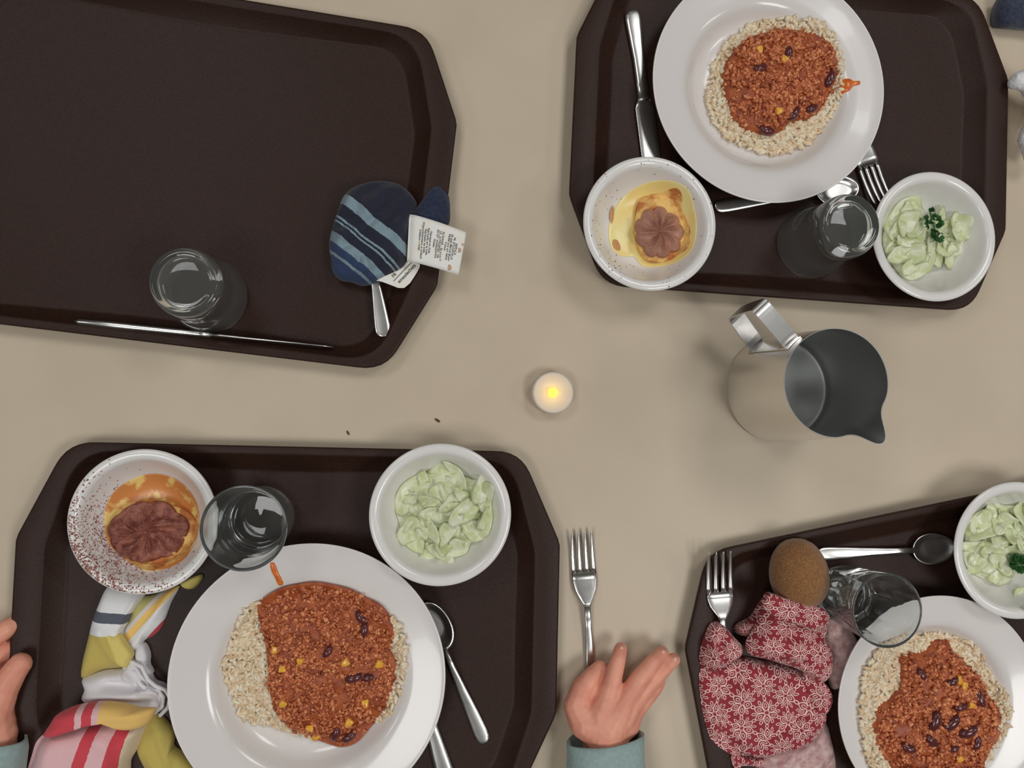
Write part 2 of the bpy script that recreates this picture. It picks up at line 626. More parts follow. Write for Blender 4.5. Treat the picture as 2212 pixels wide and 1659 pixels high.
def tray(cpx, cpy, rot, label, sx=1.0, sy=1.0):
    hw, hh, cx, sy0 = 0.2315 * sx, 0.157 * sy, 0.194 * sx, 0.0755 * sy
    outer = [(hw, -sy0), (hw, sy0), (cx, hh), (-cx, hh), (-hw, sy0), (-hw, -sy0), (-cx, -hh), (cx, -hh)]
    ro = [0.016, 0.016, 0.034, 0.034, 0.016, 0.016, 0.034, 0.034]
    iw, ih = hw - 0.0225, hh - 0.0075
    inner = [(iw, -sy0), (iw, sy0 * 0.9), (cx * 0.955, ih), (-cx * 0.955, ih), (-iw, sy0 * 0.9), (-iw, -sy0 * 0.9), (-cx * 0.955, -ih), (cx * 0.955, -ih)]
    ri = [0.05, 0.05, 0.04, 0.04, 0.05, 0.05, 0.04, 0.04]
    po, pi = rounded_poly(outer, ro), rounded_poly(inner, ri)
    n = 256
    R0 = [ray_poly(po, (0, 0), 2 * PI * (j + 0.5) / n) for j in range(n)]
    R1 = [min(ray_poly(pi, (0, 0), 2 * PI * (j + 0.5) / n), R0[j] - 0.006) for j in range(n)]

    def ring(R, d, z):
        return [((r + d) * math.cos(2 * PI * (j + 0.5) / n), (r + d) * math.sin(2 * PI * (j + 0.5) / n), z) for j, r in enumerate(R)]
    fl = 0.0035
    rings = [ring(R1, -0.017, 0.0), ring(R1, -0.0125, 0.0006), ring(R1, 0.0005, 0.0145), ring(R0, -0.002, 0.0145), ring(R0, -0.0006, 0.0138),
             ring(R0, 0.0, 0.0142), ring(R0, 0.0, 0.0172), ring(R0, -0.0008, 0.0182), ring(R0, -0.0022, 0.0185), ring(R1, 0.0012, 0.0178),
             ring(R1, 0.0, 0.0174), ring(R1, -0.001, 0.0164), ring(R1, -0.0135, fl + 0.0012), ring(R1, -0.0155, fl + 0.0003), ring(R1, -0.018, fl)]
    V, Fc = loft(rings, cap0=True, cap1=True)
    c = W(cpx, cpy, 0.018)
    TRAYS.append((c.x, c.y, math.radians(rot), R0, R1))
    o = mesh('tray', V, Fc, M['tray'], loc=(c.x, c.y, 0.0002), rot=(0, 0, math.radians(rot)))
    return tag(o, label, 'tray', 'brown canteen trays')


TF = 0.0039          # height of a tray's floor


def tray_z(x, y):
    """height of whatever tray surface (or table) lies at x, y"""
    for cx, cy, r, R0, R1 in TRAYS:
        d, a = math.hypot(x - cx, y - cy), (math.atan2(y - cy, x - cx) - r) % (2 * PI)
        j = int(a / (2 * PI) * 256) % 256
        if d < R0[j] + 0.001:
            return 0.0002 + float(np.interp(d, [R1[j] - 0.018, R1[j] - 0.0135, R1[j] - 0.001, R1[j] + 0.0012, R0[j]], [0.0035, 0.0047, 0.0164, 0.0178, 0.0185]))
    return 0.0

tray(635, 1358, -1.6, 'dark brown tray at lower left, with the striped cloth and a dusted dessert on it')
tray(1721, 292, -3.1, 'dark brown tray at upper right, with an upside down glass between two bowls', 0.935, 1.0)
tray(398, 359, -6.7, 'dark brown tray at upper left, with the blue towel and its white labels')
tray(2020, 1460, 10.3, 'dark brown tray at lower right, with the kiwi and the red cloth on it')


# ------------------------------------------------------------------ plates and bowls
PL = smooth_prof([(0, 4.2), (30, 4.2), (54, 4.3), (64, 5.6), (71, 9.5), (76, 15), (80.5, 20), (86, 23), (96, 25.2), (107, 27.5), (113, 29.0), (115.2, 29.7),
                  (116, 29.0), (115, 27.6), (108, 25.4), (96, 22.8), (86, 20.2), (79, 15), (73, 8), (67, 2.5), (64.5, 0.4), (63, 0), (61, 0.2), (60, 1.6), (30, 1.7), (0, 1.7)], 3)
BL = smooth_prof([(0, 5.5), (12, 5.5), (22, 5.9), (29.5, 8.5), (36, 14), (41.5, 22), (46, 31), (49, 38), (51.0, 42.5), (53, 44.8), (55.5, 45.8), (58, 45.7), (59.7, 44.6),
                  (59.9, 43.2), (57.6, 41.2), (54, 38), (49.2, 29), (43.8, 19), (37, 10), (30.5, 4.2), (26.4, 1.2), (25.6, 0), (24, 0), (23, 1.6), (12, 1.8), (0, 1.8)], 3)


def inner_curve(prof):
    top = max(range(len(prof)), key=lambda i: prof[i][1])
    rr = np.array([q[0] for q in prof[:top + 1]])
    zz = np.array([q[1] for q in prof[:top + 1]])
    return rr, zz


PLI, BLI = inner_curve(PL), inner_curve(BL)


class Dish:
    pass


def dish(kind, px, py, r, label, lift=0.0):
    base, prof, inn = (116.0, PL, PLI) if kind == 'plate' else (60.0, BL, BLI)
    zt = TF + lift + (29.5 if kind == 'plate' else 45.5 * 0.88) / 1000
    R = rad(px, py, r, zt)
    s = R / base
    h = 0.001 if kind == 'plate' else 0.00088
    c = W(px, py, zt)
    V, Fc = lathe([(a * s, b * h) for a, b in prof], 128)
    o = mesh('dinner_plate' if kind == 'plate' else 'bowl', V, Fc, M['china'] if kind == 'plate' else M['china_w'], loc=(c.x, c.y, TF + lift))
    tag(o, label, kind, 'white dinner plates' if kind == 'plate' else 'white bowls')
    d = Dish()
    d.c, d.s, d.R, d.o = Vector((c.x, c.y, TF)), s, R, o
    d.z = lambda x, y: TF + lift + float(np.interp(math.hypot(x - c.x, y - c.y) / s, inn[0], inn[1])) * h
    return d


plate_ll = dish('plate', 667, 1471, 300, 'largest white plate, chili with rice, on the lower left tray')
plate_ur = dish('plate', 1664, 181, 252, 'white plate with an orange splash on its rim, on the upper right tray')
plate_lr = dish('plate', 2034, 1524, 229, 'white plate beside the red cloth, cut by the right edge')
bowl_des_ll = dish('bowl', 308, 1127, 160, 'white bowl dusted with cocoa, left of the upright glass')
bowl_sal_ll = dish('bowl', 952, 1112, 154, 'white bowl heaped with cucumber salad without parsley')
bowl_des_ur = dish('bowl', 1405, 482, 144, 'white speckled bowl holding a mousse rosette in yellow custard', 0.0063)
bowl_sal_ur = dish('bowl', 2020, 510, 136, 'white bowl of cucumber salad with parsley, next to the upside down glass')
bowl_sal_lr = dish('bowl', 2200, 1189, 142, 'white bowl of cucumber salad cut off by the right edge', 0.002)


# ------------------------------------------------------------------ glasses
TUMB = [(0, 0.8), (18, 0.8), (23, 0.0), (26, 1.2), (28, 5), (28.6, 14), (28.2, 28), (28.0, 40), (28.8, 47), (31, 54), (32.6, 64), (33.8, 76), (33.6, 77.2), (32.6, 77.4),
        (31.8, 76), (30.6, 65), (29.0, 56), (26.6, 48.5), (25.6, 42), (25.7, 28), (25.4, 16), (23, 11), (18, 9), (0, 8.4)]
PICA = [(0, 1.2), (16, 1.0), (22, 0.0), (25.5, 1.5), (26.6, 6), (27.4, 20), (28.6, 40), (30.2, 58), (31.0, 68), (31.6, 77.5), (31.4, 79), (30.4, 79.2), (29.6, 77.5),
        (28.8, 66), (27.8, 56), (26.2, 40), (25.0, 22), (24.0, 14), (21.5, 11), (14, 9.6), (0, 9.2)]


def glass(c, prof, up, label, facets=0, k=1.0):
    pr = smooth_prof([(a / 1000 * k, b / 1000) for a, b in prof], 4)
    pr = list(reversed(pr))
    top = max(p[1] for p in pr)

    def facet(r, z, a):
        if facets and z < 0.056 and r > 0.0245 + 0.045 * z:
            w = min(1.0, (0.056 - z) / 0.012) * min(1.0, z / 0.006)
            q = (a % (2 * PI / facets)) - PI / facets
            r = r * (1 - w) + w * r * 1.02 * math.cos(PI / facets) / math.cos(q)
        return r, z, 0
    V, Fc = lathe(pr, 120, facet if facets else None)
    if not up:
        V = [(x, -y, top - z) for x, y, z in V]
    o = mesh('drinking_glass', V, Fc, M['glass'], loc=(c.x, c.y, TF + 0.0002))
    bm = bmesh.new()
    bm.from_mesh(o.data)
    bmesh.ops.recalc_face_normals(bm, faces=bm.faces[:])
    bm.to_mesh(o.data)
    bm.free()
    return tag(o, label, 'glass', 'drinking glasses')


glass(W(527, 1141, TF + 0.077), TUMB, True, 'clear glass standing upright between the cocoa dusted bowl and the largest plate')
glass((W(1842, 486, TF + 0.077) + W(1747, 525, TF)) / 2, TUMB, False, 'clear glass turned upside down beside the parsley topped salad')
glass(W(450, 640, TF), TUMB, False, 'clear glass turned upside down near the lone knife on the upper left tray')
glass(W(1917, 1319, TF + 0.079), PICA, True, 'clear faceted glass standing beside the kiwi', 9, 1.0)


# ------------------------------------------------------------------ steel pitcher
def pitcher():
    c0, c1 = W(1672, 840, 0.0), W(1810, 828, 0.117)
    c = (c0 * 0.5 + c1 * 0.5)
    t = empty('steel_pitcher', (c.x, c.y, 0.0002), 0, 'stainless steel milk pitcher with spout and strap handle on the bare table', 'pitcher')
    hd = math.radians(132)
    sp = math.radians(-52)
    H = 0.117

    def spout(r, z, a):
        q = (a - sp + PI) % (2 * PI) - PI
        w = max(0.0, (z - 0.072) / (H - 0.072)) ** 1.6
        lip = math.exp(-(q / 0.20) ** 2) * 0.0175 - (math.exp(-((abs(q) - 0.47) / 0.16) ** 2)) * 0.0012
        return r + lip * w, z + 0.002 * w * math.exp(-(q / 0.25) ** 2), 0
    out = smooth_prof([(0, 0.0012), (0.040, 0.0010), (0.0455, 0.0), (0.0492, 0.0016), (0.0505, 0.006), (0.0503, 0.016), (0.0492, 0.040), (0.0474, 0.070), (0.0457, 0.098), (0.0449, H)], 5)
    inn = [(0.0442, H)] + smooth_prof([(0.0449, 0.098), (0.0466, 0.070), (0.0484, 0.040), (0.0494, 0.016), (0.0490, 0.007), (0.045, 0.0035), (0.030, 0.003), (0, 0.0028)], 5)
    n = 144
    V, Fc = lathe(out, n, spout)
    body = mesh('body', V, [tuple(reversed(f)) for f in Fc], M['jug'], t)
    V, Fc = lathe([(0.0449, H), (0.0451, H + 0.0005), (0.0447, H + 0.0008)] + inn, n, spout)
    lin_ = mesh('inside', V, [tuple(reversed(f)) for f in Fc], M['jug_shade'], t)
    lin_['label'] = 'inside wall with shade put into its steel colour'
    # strap handle in the plane of angle hd
    er, et = Vector((math.cos(hd), math.sin(hd), 0)), Vector((-math.sin(hd), math.cos(hd), 0))
    path = [(0.0470, 0.090), (0.0468, 0.099), (0.0490, 0.1025), (0.078, 0.1035), (0.0855, 0.1025), (0.0885, 0.098), (0.0885, 0.056), (0.0865, 0.050), (0.0820, 0.0465), (0.0535, 0.0385), (0.0512, 0.034)]
    P = smooth_prof([(r, z) for r, z in path], 4)
    hw, th = 0.0078, 0.0007
    rings = []
    for i, (r, z) in enumerate(P):
        a, b = P[max(0, i - 1)], P[min(len(P) - 1, i + 1)]
        dr, dz = b[0] - a[0], b[1] - a[1]
        l = math.hypot(dr, dz) or 1
        nr, nzv = -dz / l, dr / l
        ring = []
        for (u, v) in ((-1, -1), (1, -1), (1, 1), (-1, 1)):
            q = er * (r + nr * th * v) + Vector((0, 0, z + nzv * th * v)) + et * (u * hw)
            ring.append(q[:])
        rings.append(ring)
    V, Fc = loft(rings)
    h = mesh('handle', V, Fc, M['steel'], t, smooth=False)
    # plate that carries the handle, following the body
    rings = []
    for i in range(12):
        z = 0.030 + 0.076 * i / 11
        rb = float(np.interp(z, [0.016, 0.040, 0.070, 0.098, H], [0.0503, 0.0492, 0.0474, 0.0457, 0.0449]))
        ring = []
        for (k, d) in [(k, 0.0014) for k in np.linspace(-1, 1, 7)] + [(k, 0.0002) for k in np.linspace(1, -1, 7)]:
            a = hd + k * hw / rb
            ring.append(((rb + d) * math.cos(a), (rb + d) * math.sin(a), z))
        rings.append(ring)
    V, Fc = loft(rings)
    mesh('handle_plate', V, Fc, M['steel'], t, smooth=False)
    bm = bmesh.new()
    for ob in (h,):
        bm.from_mesh(ob.data)
        bmesh.ops.recalc_face_normals(bm, faces=bm.faces[:])
        bm.to_mesh(ob.data)
    bm.free()


pitcher()

# ------------------------------------------------------------------ tealight
c = W(1195, 848, 0.016)
tl = empty('tealight', (c.x, c.y, 0.0002), 0, 'small round white electric tealight glowing yellow in the middle of the table', 'candle')
V, Fc = lathe(smooth_prof([(0, 0), (0.0165, 0), (0.0186, 0.0008), (0.0190, 0.004), (0.0190, 0.0135), (0.0184, 0.0155), (0.0168, 0.0160), (0.0125, 0.0142), (0.0075, 0.0128), (0.0042, 0.0126), (0, 0.0126)], 4), 64)
mesh('casing', V, [tuple(reversed(f)) for f in Fc], M['wax'], tl)
V, Fc = lathe(smooth_prof([(0, 0.0120), (0.0032, 0.0120), (0.0044, 0.0150), (0.0040, 0.0175), (0.0028, 0.0205), (0.0014, 0.0228), (0, 0.0236)], 4), 32)
b = mesh('bulb', V, [tuple(reversed(f)) for f in Fc], M['bulb'], tl)
b['label'] = 'glowing yellow flame shaped bulb'
pl = bpy.data.lights.new('tealight_glow', 'POINT')
pl.energy = 0.0007
pl.color = (1, 0.50, 0.06)
pl.shadow_soft_size = 0.003
po = bpy.data.objects.new('tealight_glow', pl)
po.location = (0, 0, 0.027)
link(po, tl)


# ------------------------------------------------------------------ cutlery (local: handle end at y = 0, tip at y = L)
def strip(secs, n=10):
    """secs: (y, halfwidth, z, thickness, x) -> lens-shaped bar"""
    rings = []
    for s in secs:
        y, hw, z, th = s[:4]
        x0 = s[4] if len(s) > 4 else 0.0
        ring = []
        for k in range(n):
            a = 2 * PI * k / n
            cs, sn = math.cos(a), math.sin(a)
            ring.append((x0 + hw * math.copysign(abs(cs) ** 0.55, cs), y, z + th / 2 * math.copysign(abs(sn) ** 0.7, sn)))
        rings.append(ring)
    return loft(rings)


def handle_secs(L, w_end, w_neck, z0=0.0012, z1=0.007, t=0.0022):
    out = []
    for q, f in ((0.0, 0.25), (0.012, 0.62), (0.03, 0.83), (0.06, 0.96), (0.12, 1.0), (0.3, 0.86), (0.55, 0.62), (0.8, 0.42), (1.0, 0.36)):
        w = w_end * f if f > 0.37 else w_neck
        if q == 0.0:
            w = w_end * 0.25
        w = max(w, w_neck) if q > 0.1 else w
        z = z0 + (z1 - z0) * (q ** 2.2)
        out.append((q * L, w, z, t * (1.0 if q < 0.8 else 1.25)))
    return out


def place(name, end, tip, z, label, cat, rise=0.0):
    a, b = W(end[0], end[1], z), W(tip[0], tip[1], z + rise)
    d = b - a
    t = empty(name, a, math.atan2(d.y, d.x) - PI / 2, label, cat, None)
    t.rotation_euler.x = math.asin(rise / d.length)
    return t, d.length


def fork(end, tip, z, label, w=0.0118, rise=0.0):
    t, L = place('fork', end, tip, z, label, 'fork', rise)
    hl = L * 0.60
    zn = 0.0085
    V, Fc = strip(handle_secs(hl, 0.0072, 0.0031, 0.0012, zn))
    mesh('handle', V, Fc, M['steel'], t)
    tr = L - 0.040
    secs = []
    for q, f, dz in ((0, 0.27, 0), (0.12, 0.36, -0.0003), (0.3, 0.62, -0.0016), (0.5, 0.86, -0.003), (0.75, 0.99, -0.0044), (1.0, 1.0, -0.0052)):
        secs.append((hl - 0.001 + (tr - hl + 0.003) * q, w * f, zn + dz, 0.0019))
    V, Fc = strip(secs)
    mesh('head', V, Fc, M['steel'], t)
    for k in range(4):
        x = (k - 1.5) * w * 0.54
        secs = []
        for q in (0, 0.15, 0.4, 0.7, 0.9, 0.97, 1.0):
            zz = zn - 0.0052 - 0.0008 * math.sin(q * 2) + 0.0052 * q ** 2
            hw = w * 0.192 * (1 - 0.50 * q) if q < 0.95 else w * 0.06
            if q == 1.0:
                hw = 0.0003
            secs.append((tr + (L - tr) * q, hw, zz, 0.0019 * (1 - 0.35 * q), x * (1 - 0.06 * q)))
        V, Fc = strip(secs, 8)
        mesh('tine', V, Fc, M['steel'], t)
    return t


def spoon(end, tip, z, label, bl=0.046, bw=0.0145, w_end=0.0066, rise=0.0):
    t, L = place('spoon', end, tip, z, label, 'spoon', rise)
    hl = L - bl
    zn = 0.0085
    V, Fc = strip(handle_secs(hl + 0.003, w_end, 0.0026, 0.0012, zn))
    mesh('handle', V, Fc, M['steel'], t)
    rings, seg = 9, 48
    V, Fc = [], []

    def pt(q, a, dn):
        # egg outline, broad towards the handle
        sx = bw * math.cos(a) * (1 - 0.13 * math.sin(a))
        sy = bl / 2 * math.sin(a)
        dep = 0.0072 * (1 - q * q)
        zr = zn - 0.0012 - 0.002 * (math.sin(a) * q + 1) / 2
        return (sx * q, L - bl / 2 + sy * q, max(zr - dep, 0.0016) - dn)
    for dn in (0, 0.0011):
        V.append(pt(0, 0, dn))
        for i in range(1, rings + 1):
            for j in range(seg):
                V.append(pt(i / rings, 2 * PI * j / seg, dn if i < rings else dn * 0.8))
    o = 1 + rings * seg
    for j in range(seg):
        k = (j + 1) % seg
        Fc += [(0, 1 + j, 1 + k), (o, o + 1 + k, o + 1 + j)]
        for i in range(rings - 1):
            a, b = 1 + i * seg, 1 + (i + 1) * seg
            Fc += [(a + j, b + j, b + k, a + k), (o + a + j, o + a + k, o + b + k, o + b + j)]
        e = 1 + (rings - 1) * seg
        Fc.append((e + j, o + e + j, o + e + k, e + k))
    mesh('spoon_bowl', V, Fc, M['steel'], t)
    return t


def knife(end, tip, z, label, on_edge=False, bw=0.0095):
    t, L = place('knife', end, tip, z, label, 'knife')
    hl = L * 0.52
    if on_edge:
        V, Fc = strip([(0, 0.001, 0.006, 0.008), (0.004, 0.0028, 0.006, 0.0115), (0.3 * hl, 0.0033, 0.006, 0.0115), (0.9 * hl, 0.0027, 0.006, 0.0095), (hl, 0.0024, 0.006, 0.0095)])
        mesh('handle', V, Fc, M['steel'], t)
        V, Fc = strip([(hl - 0.001, 0.0016, 0.0062, 0.010), (hl + 0.01, 0.0013, 0.0075, 0.0145), (L - 0.03, 0.0009, 0.0075, 0.0145), (L - 0.008, 0.0008, 0.0070, 0.012), (L, 0.0007, 0.006, 0.009)])
        mesh('blade', V, Fc, M['steel'], t)
        return t
    V, Fc = strip(handle_secs(hl, 0.0085, 0.0058, 0.0022, 0.0022, 0.0042))
    mesh('handle', V, Fc, M['steel'], t)
    secs = [(hl - 0.001, bw * 0.6, 0.0022, 0.0022), (hl + 0.006, bw * 0.92, 0.002, 0.0014)]
    k = 34
    for i in range(k):
        q = i / (k - 1)
        secs.append((hl + 0.008 + (L - hl - 0.028) * q, bw * (1.0 + (0.04 if i % 2 else 0)), 0.0018, 0.0011))
    secs += [(L - 0.012, bw * 0.86, 0.0018, 0.0011), (L - 0.004, bw * 0.5, 0.0018, 0.001), (L, bw * 0.12, 0.0018, 0.0008)]
    V, Fc = strip(secs)
    mesh('blade', V, Fc, M['steel'], t)
    return t


fork((1283, 1548), (1253, 1145), 0.0, 'steel fork lying on the bare table between the two lower trays, tines up the picture')
fork((1562, 1540), (1549, 1188), TF + 0.0012, 'steel fork on the lower right tray with its handle under the red cloth', 0.0132, 0.0140)
fork((1778, 80), (1899, 440), TF + 0.0004, 'steel fork poking out from under the upper right plate')
spoon((1048, 1604), (917, 1300), TF, 'steel teaspoon with its bowl tucked under the largest plate')
spoon((1764, 1197), (2059, 1181), TF, 'steel teaspoon lying above the faceted glass, bowl to the right')
spoon((1543, 448), (1852, 407), TF, 'steel spoon lying below the upper right plate, handle to the left')
spoon((830, 728), (785, 440), TF + 0.0105, 'steel spoon handle sticking out below the blue towel', w_end=0.0072, rise=-0.0085)
knife((967, 1688), (846, 1280), TF, 'steel knife with its handle coming out from under the largest plate')
knife((1365, 25), (1412, 392), TF, 'steel knife with a serrated blade above the speckled bowl')
knife((170, 697), (722, 752), TF + 0.004, 'steel knife resting on its edge along the upper left tray', True)


# ------------------------------------------------------------------ kiwi
def kiwi():
    c = W(1722, 1238, 0.027)
    t = empty('kiwi_fruit', (c.x, c.y, TF), math.radians(96), 'whole brown kiwi fruit lying between the red cloth and a teaspoon', 'fruit')
    a, b = 0.0318, 0.0262
    prof = []
    for i in range(33):
        u = PI * i / 32
        x = -a * math.cos(u)
        r = b * math.sin(u) ** 0.86 * (1 + 0.05 * math.cos(u))
        prof.append((max(r, 0.0), x))
    prof[0], prof[-1] = (0, -a * 0.985), (0, a * 0.985)
    V, Fc = lathe(prof, 64)
    V = [(z, x, y + b) for x, y, z in V]
    V = [(x + 0.0003 * nz(x, y, z, 300), y, z) for x, y, z in V]
    mesh('skin', V, [tuple(reversed(f)) for f in Fc], M['kiwi'], t)
    V, Fc = lathe([(0, -0.0012), (0.003, -0.001), (0.0036, 0.0004), (0.002, 0.0012), (0, 0.001)], 14)
    V = [(-a * 0.985 - z, x, y + b) for x, y, z in V]
    mesh('stem_end', V, Fc, M['kiwi_s'], t)


kiwi()


# ------------------------------------------------------------------ chili with rice
BEAN0 = None


def bean_mesh():
    V0, F0 = ICO2
    V = []
    for x, y, z in V0:
        X = x * 1.0
        Y = y * 0.52 + 0.16 * X * X - 0.06
        V.append((X, Y, z * 0.46))
    return V, F0.tolist()


def corn_mesh():
    bm = bmesh.new()
    bmesh.ops.create_cube(bm, size=2.0)
    for v in bm.verts:
        if v.co.y < 0:
            v.co.x *= 0.55
            v.co.z *= 0.6
        v.co.z *= 0.55
    bmesh.ops.bevel(bm, geom=bm.edges[:], offset=0.42, segments=3, affect='EDGES', profile=0.5)
    bm.verts.index_update()
    V = [v.co[:] for v in bm.verts]
    Fc = [[v.index for v in f.verts] for f in bm.faces]
    bm.free()
    return V, Fc


BEAN, CORN = bean_mesh(), corn_mesh()


def meal(pl, rice_px, chili_px, beans, corns, seed, rice_label, chili_label, hr=0.011, hc=0.008, n_mince=6000, n_rice=1100, chunk=1.0):
    rng = random.Random(seed)
    zf = TF + 0.016
    rp = [tuple(q) for q in smooth_closed(world_poly(rice_px, zf), 4)]
    cp = [tuple(q) for q in smooth_closed(world_poly(chili_px, zf), 4)]
    rc, cc = centroid(rp), centroid(cp)
    RR = [ray_poly(rp, rc, 2 * PI * j / 180) for j in range(180)]
    RCc = [ray_poly(cp, cc, 2 * PI * j / 180) for j in range(180)]

    def frac(R, c, x, y):
        d = math.hypot(x - c[0], y - c[1])
        a = math.atan2(y - c[1], x - c[0]) % (2 * PI)
        return d / (R[int(a / (2 * PI) * 180) % 180] + 1e-9)

    def base(x, y):
        return pl.z(x, y) + 0.0008

    def rice_top(x, y):
        t = min(1.0, frac(RR, rc, x, y))
        return base(x, y) + 0.0009 + hr * max(0.0, 1 - t ** 3) ** 0.8

    def rz_top(x, y, t):
        return rice_top(x, y) + (0.0012 * nz(x, y, 3, 160) if t < 0.97 else 0)
    V, Fc = blob_data(rp, rz_top, lambda x, y, t: base(x, y), 20, 84, rc)
    items = []
    bedV = offs(V, (pl.c.x, pl.c.y, TF))
    k = 0
    while len(items) < n_rice and k < 40000:
        k += 1
        a, q = rng.uniform(0, 2 * PI), math.sqrt(rng.uniform(0, 1)) * 1.03
        r = ray_poly(rp, rc, a) * q
        x, y = rc[0] + r * math.cos(a), rc[1] + r * math.sin(a)
        if frac(RCc, cc, x, y) < 0.93:
            continue
        z = rice_top(x, y) + rng.uniform(0.0002, 0.0022) if q < 0.98 else base(x, y) + 0.0014
        z = max(z, base(x, y) + 0.0026)
        s = rng.uniform(0.85, 1.15)
        items.append((Vector((x - pl.c.x, y - pl.c.y, z - TF)), (0.0046 * s, 0.00165 * s, 0.0015 * s), Euler((0, rng.gauss(0, 0.2), rng.uniform(0, 2 * PI))).to_quaternion()))
    # bed and grains in one object
    Vs, Fs, rn, fm = list(map(tuple, bedV)), [tuple(f) for f in Fc], [0.4] * len(bedV), [0] * len(Fc)
    V0, F0 = ICO1
    for (p, s, q) in items:
        o = len(Vs)
        v = (V0 * np.array(s)) @ np.array(q.to_matrix()).T + np.array(p)
        Vs += [tuple(w) for w in v]
        Fs += [tuple(int(i) + o for i in f) for f in F0]
        rn += [rng.random()] * len(V0)
        fm += [1] * len(F0)
    o = mesh('rice', Vs, Fs, [M['ricebed'], M['rice']], None, True, (pl.c.x, pl.c.y, TF), None, fm, None, rn)
    tag(o, rice_label, 'rice', 'portions of rice', 'stuff')
    # chili
    def ctop(x, y, t=None):
        t = min(1.0, frac(RCc, cc, x, y)) if t is None else t
        b = rice_top(x, y) if frac(RR, rc, x, y) < 1 else base(x, y) + 0.0009
        return b + 0.0014 + hc * max(0.0, 1 - t ** 4) ** 0.6

    def cb(x, y, t):
        b = rice_top(x, y) if frac(RR, rc, x, y) < 1 else base(x, y) + 0.0009
        return b + 0.0010
    t = empty('chili_serving', (cc[0], cc[1], TF + 0.005), 0, chili_label, 'stew', 'servings of chili')
    org = t.location
    V, Fc = blob_data(cp, lambda x, y, q: ctop(x, y, q) + (0.0016 * nz(x, y, 5, 120) + 0.0009 * nz(x, y, 9, 330)) * (1 - q ** 6), cb, 34, 110, cc)
    mesh('sauce', offs(V, org), Fc, M['sauce'], t)
    items = []
    while len(items) < n_mince:
        a, q = rng.uniform(0, 2 * PI), math.sqrt(rng.uniform(0, 1)) * 0.955
        r = ray_poly(cp, cc, a) * q
        x, y = cc[0] + r * math.cos(a), cc[1] + r * math.sin(a)
        if nz(x, y, seed, 85) < -0.12 and rng.random() < 0.8:
            continue
        s = rng.choice((0.0008, 0.0010, 0.0013, 0.0016, 0.0019)) * chunk
        z = ctop(x, y, q) + rng.uniform(-0.4, 0.7) * s
        c0 = Vector((x, y, z)) - org
        for sub in range(3):
            d = Vector((rng.gauss(0, 0.8), rng.gauss(0, 0.8), rng.uniform(-0.2, 0.5))) * s if sub else Vector()
            items.append((c0 + d, (s * rng.uniform(0.8, 1.5), s * rng.uniform(0.7, 1.0), s * rng.uniform(0.6, 1.0)), rq(rng, 0.5)))
    o = scatter('minced_meat', items, ICO1, M['mince'], t, seed, 0.9)
    o['kind'] = 'stuff'
    bm_, cm_ = None, None
    for (px, py, ang, s) in beans:
        w = W(px, py, zf + 0.008)
        z = ctop(w.x, w.y)
        o = mesh('kidney_bean', [], [], M['bean']) if False else None
        if bm_ is None:
            o = mesh('kidney_bean', [tuple(c * 0.0078 for c in v) for v in BEAN[0]], BEAN[1], M['bean'], t)
            bm_ = o.data
        else:
            o = bpy.data.objects.new('kidney_bean', bm_)
            link(o, t)
        o.location = Vector((w.x, w.y, z + 0.0014)) - org
        o.rotation_euler = (rng.uniform(-0.25, 0.25), rng.uniform(-0.25, 0.25), math.radians(ang))
        o.scale = (s, s, s)
    for (px, py) in corns:
        w = W(px, py, zf + 0.008)
        z = ctop(w.x, w.y)
        if cm_ is None:
            o = mesh('corn_kernel', [tuple(c * 0.0039 for c in v) for v in CORN[0]], CORN[1], M['corn'], t)
            cm_ = o.data
        else:
            o = bpy.data.objects.new('corn_kernel', cm_)
            link(o, t)
        o.location = Vector((w.x, w.y, z + 0.0019)) - org
        o.rotation_euler = (rng.uniform(-0.3, 0.3), rng.uniform(-0.3, 0.3), rng.uniform(0, 6.28))
        s = rng.uniform(0.85, 1.1)
        o.scale = (s, s, s)
    return t


meal(plate_ll,
     [(500, 1400), (528, 1335), (560, 1305), (640, 1285), (720, 1285), (815, 1312), (862, 1355), (870, 1420), (860, 1480), (842, 1530), (790, 1565), (700, 1594), (640, 1588), (590, 1570), (530, 1558), (500, 1495), (488, 1440)],
     [(554, 1313), (575, 1287), (611, 1266), (646, 1258), (681, 1253), (716, 1258), (759, 1268), (787, 1284), (822, 1299), (846, 1329), (854, 1372), (845, 1405), (857, 1430), (853, 1475), (841, 1510), (827, 1543),
      (799, 1576), (770, 1607), (733, 1619), (690, 1609), (653, 1593), (611, 1572), (592, 1541), (582, 1494), (579, 1440), (574, 1400), (562, 1355)],
     [(781, 1335, -50, 1.0), (786, 1362, 75, 0.95), (765, 1462, 12, 1.0), (792, 1463, 5, 0.9), (722, 1594, 70, 1.0), (752, 1600, 40, 1.0), (709, 1405, 60, 0.8)],
     [(596, 1403), (611, 1441), (649, 1427), (821, 1436), (610, 1522), (789, 1521), (752, 1566), (667, 1577), (678, 1603), (746, 1430)], 3,
     'grains of boiled rice showing left of the chili on the largest plate', 'brown red chili with corn kernels filling the largest plate')
